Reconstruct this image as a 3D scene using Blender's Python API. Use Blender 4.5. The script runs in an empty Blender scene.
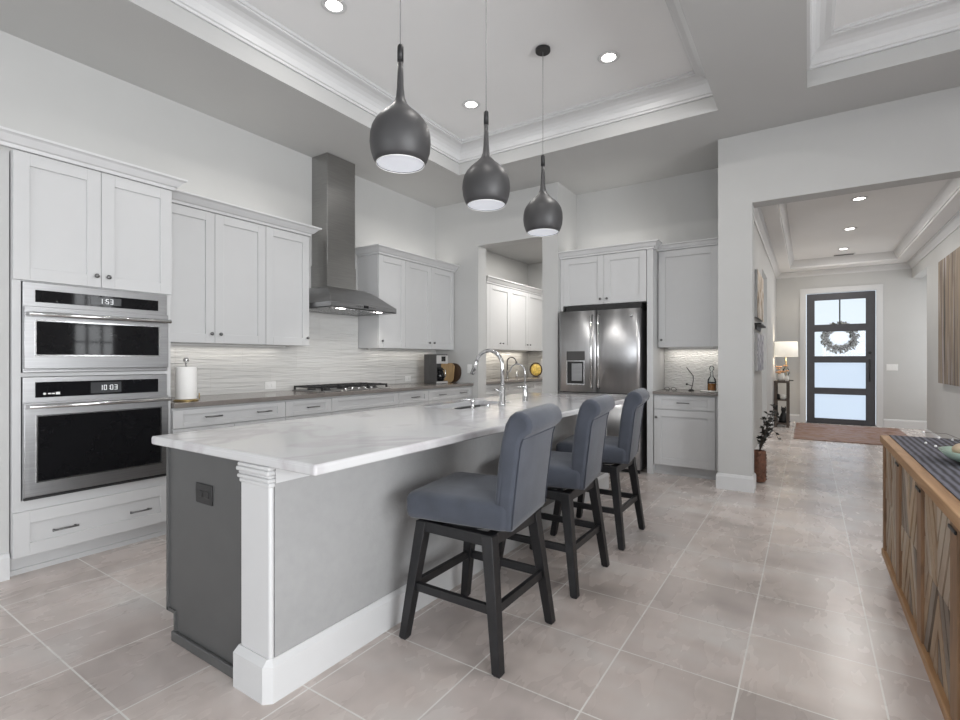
import bpy, bmesh, math, random
from mathutils import Vector, Matrix
PI = math.pi
random.seed(7)
SC = bpy.context.scene
COL = SC.collection

# ------------------------------------------------------------------ camera, world, lights, exposure
cd = bpy.data.cameras.new('camera'); cam = bpy.data.objects.new('camera', cd); COL.objects.link(cam)
cd.sensor_fit = 'HORIZONTAL'; cd.sensor_width = 36.0; cd.lens = 497.6/960*36; cd.clip_start = 0.05; cd.clip_end = 200
cam.location = (0, 0, 1.28); cam.rotation_euler = (PI/2, 0, math.atan(328/497.6))
SC.camera = cam
SC.view_settings.view_transform = 'Standard'
SC.view_settings.look = 'None'
SC.view_settings.gamma = 1.0
SC.view_settings.use_curve_mapping = False
SC.view_settings.exposure = 0.15

world = bpy.data.worlds.new('sky'); SC.world = world; world.use_nodes = True
bg = world.node_tree.nodes['Background']
bg.inputs['Color'].default_value = (0.80, 0.90, 1.0, 1); bg.inputs['Strength'].default_value = 1.0

def area(name, loc, rot, sx, sy, power, col=(1, 1, 1), shape='RECTANGLE', spread=PI, parent=None):
    l = bpy.data.lights.new(name, 'AREA'); l.shape = shape; l.size = sx
    if shape in ('RECTANGLE', 'ELLIPSE'): l.size_y = sy
    l.energy = power; l.color = col; l.spread = spread
    o = bpy.data.objects.new(name, l); COL.objects.link(o); o.location = loc; o.rotation_euler = rot
    if parent: o.parent = parent
    return o
DAY = (0.97, 0.985, 1.0)
W_RIGHT, W_BACK, HRX = 5.0, -4.0, 1.62
# daylight at the living-room windows (each lamp fills its own window opening, just outside the glass)
area('daylight_window', (W_RIGHT+0.22, 4.35, 2.02), (0, PI/2, 0), 1.45, 0.8, 22, DAY)
area('daylight_window', (W_RIGHT+0.22, -0.55, 1.6), (0, PI/2, 0), 2.8, 6.1, 570, DAY)
area('daylight_window', (2.2, W_BACK-0.22, 1.55), (PI/2, 0, 0), 3.4, 2.3, 60, DAY)
area('daylight_window', (-2.2, W_BACK-0.22, 1.55), (PI/2, 0, 0), 3.4, 2.3, 95, DAY)
# fill lamps added out of view in the side rooms to brighten the hall
area('hall_fill', (-1.78, 8.85, 1.5), (0, -PI/2, 0), 2.2, 0.9, 14, DAY)
area('hall_fill', (HRX+0.88, 11.5, 1.6), (0, PI/2, 0), 2.2, 1.0, 18, DAY)

# ------------------------------------------------------------------ materials
def new_mat(name):
    m = bpy.data.materials.new(name); m.use_nodes = True
    return m, m.node_tree.nodes, m.node_tree.links, m.node_tree.nodes['Principled BSDF']
def pm(name, col, rough=0.5, metal=0.0, spec=0.5, var=0.0, scale=8.0, bump=0.0, bscale=60.0, coat=0.0, sheen=0.0, stretch=(1, 1, 1), detail=4.0, aniso=0.0):
    m, n, l, b = new_mat(name)
    b.inputs['Roughness'].default_value = rough; b.inputs['Metallic'].default_value = metal; b.inputs['Anisotropic'].default_value = aniso
    if aniso:
        tg = n.new('ShaderNodeTangent'); tg.direction_type = 'RADIAL'; tg.axis = 'Z'; l.new(tg.outputs[0], b.inputs['Tangent']); b.inputs['Anisotropic Rotation'].default_value = 0.25
    b.inputs['Specular IOR Level'].default_value = spec
    b.inputs['Coat Weight'].default_value = coat; b.inputs['Sheen Weight'].default_value = sheen
    tc = n.new('ShaderNodeTexCoord'); mp = n.new('ShaderNodeMapping'); l.new(tc.outputs['Object'], mp.inputs['Vector'])
    mp.inputs['Scale'].default_value = stretch
    nz = n.new('ShaderNodeTexNoise'); nz.inputs['Scale'].default_value = scale; nz.inputs['Detail'].default_value = detail
    l.new(mp.outputs[0], nz.inputs['Vector'])
    rp = n.new('ShaderNodeValToRGB'); l.new(nz.outputs['Fac'], rp.inputs['Fac'])
    rp.color_ramp.elements[0].position = 0.3; rp.color_ramp.elements[1].position = 0.7
    rp.color_ramp.elements[0].color = tuple(max(0, c*(1-var)) for c in col)+(1,)
    rp.color_ramp.elements[1].color = tuple(min(1, c*(1+var)) for c in col)+(1,)
    l.new(rp.outputs['Color'], b.inputs['Base Color'])
    if bump:
        nb = n.new('ShaderNodeTexNoise'); nb.inputs['Scale'].default_value = bscale; nb.inputs['Detail'].default_value = 2
        l.new(mp.outputs[0], nb.inputs['Vector'])
        bp = n.new('ShaderNodeBump'); bp.inputs['Strength'].default_value = bump; bp.inputs['Distance'].default_value = 0.004
        l.new(nb.outputs['Fac'], bp.inputs['Height']); l.new(bp.outputs['Normal'], b.inputs['Normal'])
    return m
def emit(name, col, s):
    m, n, l, b = new_mat(name)
    b.inputs['Base Color'].default_value = (0.8, 0.8, 0.8, 1)
    b.inputs['Emission Color'].default_value = col+(1,); b.inputs['Emission Strength'].default_value = s
    return m
M = {}
M['wall'] = pm('wall_paint', (0.50, 0.50, 0.493), 0.75, spec=0.25, var=0.015, scale=3, bump=0.05, bscale=120)
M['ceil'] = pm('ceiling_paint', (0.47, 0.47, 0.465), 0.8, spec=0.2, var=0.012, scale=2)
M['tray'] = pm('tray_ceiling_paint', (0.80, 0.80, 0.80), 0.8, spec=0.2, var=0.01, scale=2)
M['trim'] = pm('white_trim_paint', (0.60, 0.602, 0.606), 0.4, var=0.01)
M['cab'] = pm('white_cabinet_paint', (0.54, 0.542, 0.545), 0.38, var=0.008)
M['grayp'] = pm('charcoal_paint', (0.085, 0.086, 0.086), 0.45, var=0.03)
M['knee'] = pm('textured_gray_wall_paint', (0.335, 0.335, 0.335), 0.8, spec=0.25, var=0.03, scale=20, bump=0.25, bscale=70)
M['steel'] = pm('brushed_steel', (0.60, 0.60, 0.61), 0.33, metal=1, var=0.05, scale=6, stretch=(3, 3, 0.3), bump=0.06, bscale=2.2, aniso=0.8)
M['steeld'] = pm('dark_brushed_steel', (0.37, 0.365, 0.355), 0.32, metal=1, var=0.10, scale=6, stretch=(1, 1, 60))
M['steelh'] = pm('brushed_steel_horizontal', (0.36, 0.36, 0.365), 0.36, metal=1, var=0.08, scale=3, stretch=(1, 1, 40))
M['chrome'] = pm('satin_chrome', (0.68, 0.68, 0.68), 0.16, metal=1, var=0.02)
M['pewter'] = pm('dark_pewter', (0.17, 0.17, 0.17), 0.35, metal=0.9, var=0.05)
M['bglass'] = pm('black_glass', (0.008, 0.008, 0.009), 0.04, spec=0.3, var=0.05)
M['black'] = pm('black_metal', (0.015, 0.015, 0.016), 0.45, var=0.1)
M['blackw'] = pm('black_stained_wood', (0.009, 0.009, 0.0105), 0.42, var=0.25, scale=10, stretch=(6, 6, 1))
M['dark'] = pm('dark_void', (0.02, 0.02, 0.02), 0.7)
M['silver'] = pm('silver_plastic', (0.50, 0.49, 0.48), 0.35)
M['cordm'] = pm('gray_cord', (0.22, 0.22, 0.22), 0.7)
M['plastic_gray'] = pm('gray_plastic', (0.06, 0.058, 0.058), 0.45, var=0.05)
M['white_plastic'] = pm('white_plastic', (0.75, 0.75, 0.74), 0.4)
M['fabric'] = pm('slate_velvet', (0.060, 0.067, 0.085), 0.85, spec=0.2, var=0.14, scale=9, bump=0.12, bscale=500, sheen=0.22)
M['piping'] = pm('slate_piping', (0.058, 0.064, 0.082), 0.85, spec=0.2)
M['pend'] = pm('pendant_charcoal_enamel', (0.052, 0.051, 0.053), 0.45, var=0.05)
M['pendin'] = pm('pendant_white_enamel', (0.8, 0.82, 0.9), 0.5)
M['paper'] = pm('paper_towel', (0.82, 0.81, 0.79), 0.95, spec=0.1, var=0.02, bump=0.3, bscale=150)
M['brass'] = pm('brass', (0.45, 0.33, 0.15), 0.3, metal=1)
M['tanwood'] = pm('light_board_wood', (0.42, 0.28, 0.14), 0.5, var=0.2, scale=5, stretch=(8, 8, 1))
M['dkwood'] = pm('dark_walnut', (0.06, 0.035, 0.02), 0.5, var=0.25, scale=5, stretch=(8, 8, 1))
M['amber'] = pm('amber_liquor', (0.45, 0.19, 0.05), 0.15, var=0.1)
M['glass'] = None
M['lampshade'] = None
M['leaf'] = pm('dark_dried_leaf', (0.018, 0.018, 0.014), 0.6, var=0.2)
M['twig'] = pm('twig_bark', (0.05, 0.035, 0.025), 0.8, var=0.2)
M['flower'] = pm('peach_petal', (0.75, 0.40, 0.20), 0.7, var=0.25, scale=40)
M['ceramic'] = pm('white_ceramic', (0.75, 0.74, 0.71), 0.25)
M['stone'] = pm('beige_stone', (0.55, 0.42, 0.30), 0.6, var=0.2, scale=15)
M['stonew'] = pm('cream_stone', (0.75, 0.72, 0.62), 0.5, var=0.1, scale=15)
M['greenst'] = pm('moss_green', (0.12, 0.17, 0.10), 0.9, var=0.4, scale=40)
M['jade'] = pm('pale_green_glass', (0.42, 0.55, 0.47), 0.12, var=0.25, scale=8)
M['bead'] = pm('pearl_bead', (0.9, 0.9, 0.9), 0.2)
M['lemon'] = pm('yellow_glaze', (0.70, 0.48, 0.12), 0.35, var=0.5, scale=28)
M['consolew'] = pm('weathered_brown_wood', (0.095, 0.075, 0.062), 0.6, var=0.3, scale=5, stretch=(8, 8, 1))
M['wreath'] = pm('gray_green_wreath_leaf', (0.13, 0.13, 0.10), 0.8, var=0.4, scale=30)
M['wreathw'] = pm('pale_wreath_leaf', (0.45, 0.45, 0.42), 0.8, var=0.2)
M['doorp'] = pm('dark_bronze_door_paint', (0.060, 0.060, 0.068), 0.35, var=0.08)
M['canvas_edge'] = pm('canvas_edge', (0.5, 0.5, 0.5), 0.8)
M['led'] = emit('downlight_lens', (1, 0.97, 0.93), 9.0)
M['pendled'] = emit('pendant_diffuser', (0.80, 0.86, 1.0), 0.32)
M['strip'] = emit('light_strip', (1.0, 0.95, 0.86), 3.0)
M['digits'] = emit('display_characters', (0.75, 0.8, 0.85), 0.35)
M['display'] = pm('display_gray', (0.045, 0.047, 0.05), 0.12)

def mk_glass(name, tint=(1, 1, 1), fac=0.08, rough=0.02):
    m, n, l, b = new_mat(name)
    out = n['Material Output']; tr = n.new('ShaderNodeBsdfTransparent'); tr.inputs['Color'].default_value = tint+(1,)
    gl = n.new('ShaderNodeBsdfGlossy'); gl.inputs['Roughness'].default_value = rough
    fr = n.new('ShaderNodeFresnel'); fr.inputs['IOR'].default_value = 1.45
    mx = n.new('ShaderNodeMixShader'); l.new(fr.outputs[0], mx.inputs['Fac']); l.new(tr.outputs[0], mx.inputs[1]); l.new(gl.outputs[0], mx.inputs[2])
    l.new(mx.outputs[0], out.inputs['Surface']); n.remove(b)
    return m
M['glass'] = mk_glass('clear_glass')
M['bottle'] = mk_glass('bottle_glass', (0.93, 0.96, 0.96))
def mk_frost(name):
    m, n, l, b = new_mat(name); out = n['Material Output']; n.remove(b)
    rf = n.new('ShaderNodeBsdfRefraction'); rf.inputs['Roughness'].default_value = 0.35; rf.inputs['IOR'].default_value = 1.02; rf.inputs['Color'].default_value = (0.93, 0.96, 1, 1)
    df = n.new('ShaderNodeBsdfDiffuse'); df.inputs['Color'].default_value = (0.8, 0.85, 0.9, 1)
    mx = n.new('ShaderNodeMixShader'); mx.inputs['Fac'].default_value = 0.12
    l.new(rf.outputs[0], mx.inputs[1]); l.new(df.outputs[0], mx.inputs[2]); l.new(mx.outputs[0], out.inputs['Surface'])
    return m
M['frost'] = mk_frost('frosted_glass')
def mk_shade():
    m, n, l, b = new_mat('linen_lampshade')
    b.inputs['Base Color'].default_value = (0.8, 0.78, 0.72, 1); b.inputs['Roughness'].default_value = 0.9
    b.inputs['Emission Color'].default_value = (1.0, 0.94, 0.82, 1); b.inputs['Emission Strength'].default_value = 0.45
    return m
M['lampshade'] = mk_shade()

def mk_floor():
    m, n, l, b = new_mat('porcelain_floor_tile')
    tc = n.new('ShaderNodeTexCoord'); mp = n.new('ShaderNodeMapping'); l.new(tc.outputs['Object'], mp.inputs['Vector'])
    mp.inputs['Location'].default_value = (-0.24+0.4660*30, -0.790+0.4622*30, 0)
    br = n.new('ShaderNodeTexBrick'); br.offset = 0.0; br.squash = 1.0
    br.inputs['Scale'].default_value = 1.0; br.inputs['Brick Width'].default_value = 0.4660; br.inputs['Row Height'].default_value = 0.4622
    br.inputs['Mortar Size'].default_value = 0.0035; br.inputs['Mortar Smooth'].default_value = 0.1; br.inputs['Bias'].default_value = 0.0
    br.inputs['Color1'].default_value = (0.0, 0, 0, 1); br.inputs['Color2'].default_value = (1, 1, 1, 1); br.inputs['Mortar'].default_value = (0.5, 0.5, 0.5, 1)
    l.new(mp.outputs[0], br.inputs['Vector'])
    def noise(scale, detail, stretch, loc=(0, 0, 0)):
        mm = n.new('ShaderNodeMapping'); mm.inputs['Scale'].default_value = stretch; mm.inputs['Location'].default_value = loc; l.new(tc.outputs['Object'], mm.inputs['Vector'])
        nz = n.new('ShaderNodeTexNoise'); nz.inputs['Scale'].default_value = scale; nz.inputs['Detail'].default_value = detail; nz.inputs['Roughness'].default_value = 0.6; nz.inputs['Distortion'].default_value = 0.25
        l.new(mm.outputs[0], nz.inputs['Vector']); return nz
    n1 = noise(1.5, 2.5, (1, 1.8, 1)); n2 = noise(4.5, 3, (1.5, 0.6, 1), (3, 1, 0))
    r1 = n.new('ShaderNodeValToRGB'); l.new(n1.outputs['Fac'], r1.inputs['Fac'])
    e = r1.color_ramp.elements; e[0].position = 0.30; e[0].color = (0.46, 0.405, 0.375, 1); e[1].position = 0.70; e[1].color = (0.66, 0.62, 0.59, 1)
    k = e.new(0.5); k.color = (0.60, 0.53, 0.495, 1)
    mxt = n.new('ShaderNodeMixRGB'); mxt.blend_type = 'MULTIPLY'; mxt.inputs['Fac'].default_value = 0.28
    r2 = n.new('ShaderNodeValToRGB'); l.new(n2.outputs['Fac'], r2.inputs['Fac']); r2.color_ramp.elements[0].position = 0.3; r2.color_ramp.elements[1].position = 0.7
    r2.color_ramp.elements[0].color = (0.68, 0.68, 0.70, 1); r2.color_ramp.elements[1].color = (1.05, 1.05, 1.05, 1)
    l.new(r1.outputs[0], mxt.inputs[1]); l.new(r2.outputs[0], mxt.inputs[2])
    r3 = n.new('ShaderNodeValToRGB'); l.new(br.outputs['Color'], r3.inputs['Fac'])
    r3.color_ramp.elements[0].color = (0.90, 0.90, 0.91, 1); r3.color_ramp.elements[1].color = (1.06, 1.06, 1.05, 1)
    mx3 = n.new('ShaderNodeMixRGB'); mx3.blend_type = 'MULTIPLY'; mx3.inputs['Fac'].default_value = 1
    l.new(mxt.outputs[0], mx3.inputs[1]); l.new(r3.outputs[0], mx3.inputs[2])
    mg = n.new('ShaderNodeMixRGB'); l.new(br.outputs['Fac'], mg.inputs['Fac']); l.new(mx3.outputs[0], mg.inputs[1]); mg.inputs[2].default_value = (0.76, 0.74, 0.71, 1)
    l.new(mg.outputs[0], b.inputs['Base Color'])
    rr = n.new('ShaderNodeMapRange'); l.new(n2.outputs['Fac'], rr.inputs['Value']); rr.inputs['To Min'].default_value = 0.21; rr.inputs['To Max'].default_value = 0.33
    l.new(rr.outputs[0], b.inputs['Roughness'])
    bp = n.new('ShaderNodeBump'); bp.inputs['Strength'].default_value = 0.35; bp.inputs['Distance'].default_value = 0.002; bp.invert = True
    l.new(br.outputs['Fac'], bp.inputs['Height']); l.new(bp.outputs[0], b.inputs['Normal'])
    return m
M['floor'] = mk_floor()
def mk_quartz(name, base, vein, rough, scale, amount):
    m, n, l, b = new_mat(name); b.inputs['Roughness'].default_value = rough
    tc = n.new('ShaderNodeTexCoord'); mp = n.new('ShaderNodeMapping'); l.new(tc.outputs['Object'], mp.inputs['Vector']); mp.inputs['Rotation'].default_value = (0, 0, 0.9); mp.inputs['Scale'].default_value = (1, 0.45, 1)
    nz = n.new('ShaderNodeTexNoise'); nz.inputs['Scale'].default_value = scale; nz.inputs['Detail'].default_value = 7; nz.inputs['Distortion'].default_value = 1.6; l.new(mp.outputs[0], nz.inputs['Vector'])
    rp = n.new('ShaderNodeValToRGB'); l.new(nz.outputs['Fac'], rp.inputs['Fac']); e = rp.color_ramp.elements
    e[0].position = 0.455; e[0].color = base+(1,); e[1].position = 0.535; e[1].color = base+(1,)
    k = e.new(0.495); k.color = tuple(base[i]*(1-amount)+vein[i]*amount for i in range(3))+(1,)
    n2 = n.new('ShaderNodeTexNoise'); n2.inputs['Scale'].default_value = 3; n2.inputs['Detail'].default_value = 3; l.new(mp.outputs[0], n2.inputs['Vector'])
    r2 = n.new('ShaderNodeValToRGB'); l.new(n2.outputs['Fac'], r2.inputs['Fac']); r2.color_ramp.elements[0].color = (0.93, 0.93, 0.935, 1); r2.color_ramp.elements[1].color = (1.03, 1.03, 1.03, 1)
    mx = n.new('ShaderNodeMixRGB'); mx.blend_type = 'MULTIPLY'; mx.inputs['Fac'].default_value = 1; l.new(rp.outputs[0], mx.inputs[1]); l.new(r2.outputs[0], mx.inputs[2])
    l.new(mx.outputs[0], b.inputs['Base Color'])
    return m
M['quartz'] = mk_quartz('white_quartz', (0.62, 0.62, 0.625), (0.46, 0.43, 0.45), 0.12, 1.1, 0.55)
M['greige'] = mk_quartz('taupe_quartz', (0.20, 0.18, 0.165), (0.12, 0.115, 0.11), 0.16, 3.0, 0.3)
def mk_splash(name, axis, w, h, wave, rough=0.12, col=(0.62, 0.615, 0.60)):
    # wavy white ceramic wall tile; rows along the wall
    m, n, l, b = new_mat(name); b.inputs['Roughness'].default_value = rough
    tc = n.new('ShaderNodeTexCoord'); sp = n.new('ShaderNodeSeparateXYZ'); l.new(tc.outputs['Object'], sp.inputs[0])
    cb = n.new('ShaderNodeCombineXYZ'); l.new(sp.outputs['Y' if axis == 'Y' else 'X'], cb.inputs['X']); l.new(sp.outputs['Z'], cb.inputs['Y'])
    br = n.new('ShaderNodeTexBrick'); br.inputs['Scale'].default_value = 1; br.inputs['Brick Width'].default_value = w; br.inputs['Row Height'].default_value = h
    br.inputs['Mortar Size'].default_value = 0.0018; br.inputs['Color1'].default_value = tuple(c*0.96 for c in col)+(1,); br.inputs['Color2'].default_value = tuple(c*1.03 for c in col)+(1,); br.inputs['Mortar'].default_value = (0.60, 0.59, 0.57, 1)
    l.new(cb.outputs[0], br.inputs['Vector']); l.new(br.outputs['Color'], b.inputs['Base Color'])
    mp = n.new('ShaderNodeMapping'); mp.inputs['Scale'].default_value = (wave[0], wave[1], 1); l.new(cb.outputs[0], mp.inputs['Vector'])
    nz = n.new('ShaderNodeTexNoise'); nz.inputs['Scale'].default_value = 1; nz.inputs['Detail'].default_value = 2; nz.inputs['Distortion'].default_value = 0.5; l.new(mp.outputs[0], nz.inputs['Vector'])
    ad = n.new('ShaderNodeMath'); ad.operation = 'SUBTRACT'; l.new(nz.outputs['Fac'], ad.inputs[0])
    ml = n.new('ShaderNodeMath'); ml.operation = 'MULTIPLY'; ml.inputs[1].default_value = 0.15; l.new(br.outputs['Fac'], ml.inputs[0]); l.new(ml.outputs[0], ad.inputs[1])
    bp = n.new('ShaderNodeBump'); bp.inputs['Strength'].default_value = 0.9; bp.inputs['Distance'].default_value = 0.018; l.new(ad.outputs[0], bp.inputs['Height']); l.new(bp.outputs[0], b.inputs['Normal'])
    return m
M['splash'] = mk_splash('wavy_white_tile', 'Y', 0.60, 0.30, (2.2, 34))
M['mosaic'] = mk_splash('white_mosaic_tile', 'X', 0.10, 0.033, (22, 55), 0.08)
M['splashx'] = mk_splash('wavy_white_tile_cross', 'X', 0.60, 0.30, (2.2, 34))
def mk_plank(name, cols, scale=(3, 3, 18)):
    m, n, l, b = new_mat(name); b.inputs['Roughness'].default_value = 0.55
    tc = n.new('ShaderNodeTexCoord'); mp = n.new('ShaderNodeMapping'); l.new(tc.outputs['Object'], mp.inputs['Vector']); mp.inputs['Scale'].default_value = scale
    nz = n.new('ShaderNodeTexNoise'); nz.inputs['Scale'].default_value = 2.0; nz.inputs['Detail'].default_value = 7; nz.inputs['Distortion'].default_value = 0.8; l.new(mp.outputs[0], nz.inputs['Vector'])
    rp = n.new('ShaderNodeValToRGB'); l.new(nz.outputs['Fac'], rp.inputs['Fac']); e = rp.color_ramp.elements
    e[0].position = 0.25; e[0].color = cols[0]+(1,); e[1].position = 0.75; e[1].color = cols[-1]+(1,)
    for i, c in enumerate(cols[1:-1]):
        k = e.new(0.25+0.5*(i+1)/(len(cols)-1)); k.color = c+(1,)
    l.new(rp.outputs[0], b.inputs['Base Color'])
    bp = n.new('ShaderNodeBump'); bp.inputs['Strength'].default_value = 0.2; bp.inputs['Distance'].default_value = 0.003; l.new(nz.outputs['Fac'], bp.inputs['Height']); l.new(bp.outputs[0], b.inputs['Normal'])
    return m
M['oak'] = mk_plank('honey_oak_edge', [(0.24, 0.125, 0.055), (0.37, 0.205, 0.095), (0.48, 0.29, 0.15)], (1.2, 12, 12))
M['barn'] = mk_plank('reclaimed_gray_brown_planks', [(0.24, 0.155, 0.095), (0.36, 0.275, 0.205), (0.44, 0.36, 0.28), (0.46, 0.30, 0.17)], (2.5, 2.5, 1.0))
M['barn2'] = mk_plank('reclaimed_dark_planks', [(0.11, 0.075, 0.05), (0.20, 0.155, 0.12), (0.28, 0.225, 0.175)], (2.5, 2.5, 1.0))
M['barn3'] = mk_plank('reclaimed_tan_planks', [(0.22, 0.14, 0.085), (0.35, 0.24, 0.15), (0.42, 0.32, 0.22)], (2.5, 2.5, 1.0))
M['post'] = mk_plank('reclaimed_brown_post', [(0.10, 0.055, 0.03), (0.24, 0.135, 0.07), (0.33, 0.20, 0.11)], (10, 10, 1.5))
def mk_stripes(name):
    m, n, l, b = new_mat(name); b.inputs['Roughness'].default_value = 0.9
    tc = n.new('ShaderNodeTexCoord'); wv = n.new('ShaderNodeTexWave'); wv.bands_direction = 'X'; wv.inputs['Scale'].default_value = 11; wv.inputs['Distortion'].default_value = 1.5; wv.inputs['Detail'].default_value = 2
    l.new(tc.outputs['Object'], wv.inputs['Vector'])
    rp = n.new('ShaderNodeValToRGB'); l.new(wv.outputs['Fac'], rp.inputs['Fac']); rp.color_ramp.elements[0].color = (0.028, 0.024, 0.028, 1); rp.color_ramp.elements[1].color = (0.15, 0.15, 0.185, 1)
    l.new(rp.outputs[0], b.inputs['Base Color']); return m
M['runner'] = mk_stripes('striped_indigo_weave')
def mk_art(name, cols, scale, stretch):
    m, n, l, b = new_mat(name); b.inputs['Roughness'].default_value = 0.6
    tc = n.new('ShaderNodeTexCoord'); mp = n.new('ShaderNodeMapping'); l.new(tc.outputs['Object'], mp.inputs['Vector']); mp.inputs['Scale'].default_value = stretch
    nz = n.new('ShaderNodeTexNoise'); nz.inputs['Scale'].default_value = scale; nz.inputs['Detail'].default_value = 6; nz.inputs['Distortion'].default_value = 1.0; l.new(mp.outputs[0], nz.inputs['Vector'])
    rp = n.new('ShaderNodeValToRGB'); l.new(nz.outputs['Fac'], rp.inputs['Fac']); e = rp.color_ramp.elements
    e[0].position = 0.36; e[0].color = cols[0]+(1,); e[1].position = 0.64; e[1].color = cols[-1]+(1,)
    for i, c in enumerate(cols[1:-1]):
        k = e.new(0.36+0.28*(i+1)/(len(cols)-1)); k.color = c+(1,)
    l.new(rp.outputs[0], b.inputs['Base Color']); return m
M['art_right'] = mk_art('vertical_streak_painting', [(0.025, 0.018, 0.014), (0.15, 0.105, 0.07), (0.29, 0.22, 0.15), (0.12, 0.085, 0.06), (0.42, 0.41, 0.44)], 2.6, (1, 5, 0.18))
M['art_tan'] = mk_art('abstract_tan_art', [(0.03, 0.03, 0.03), (0.42, 0.30, 0.18), (0.6, 0.58, 0.55), (0.5, 0.4, 0.28)], 2.2, (1, 2, 1.3))
M['art_gray'] = mk_art('abstract_gray_art', [(0.05, 0.05, 0.07), (0.55, 0.55, 0.58), (0.15, 0.15, 0.2), (0.7, 0.7, 0.72)], 2.4, (1, 2, 1.1))
M['rug'] = mk_art('faded_rust_rug', [(0.16, 0.075, 0.045), (0.26, 0.14, 0.09), (0.30, 0.23, 0.22), (0.22, 0.10, 0.06)], 4.0, (1, 2, 1))
M['basket'] = pm('woven_red_brown', (0.13, 0.052, 0.028), 0.6, var=0.5, scale=30)

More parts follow.
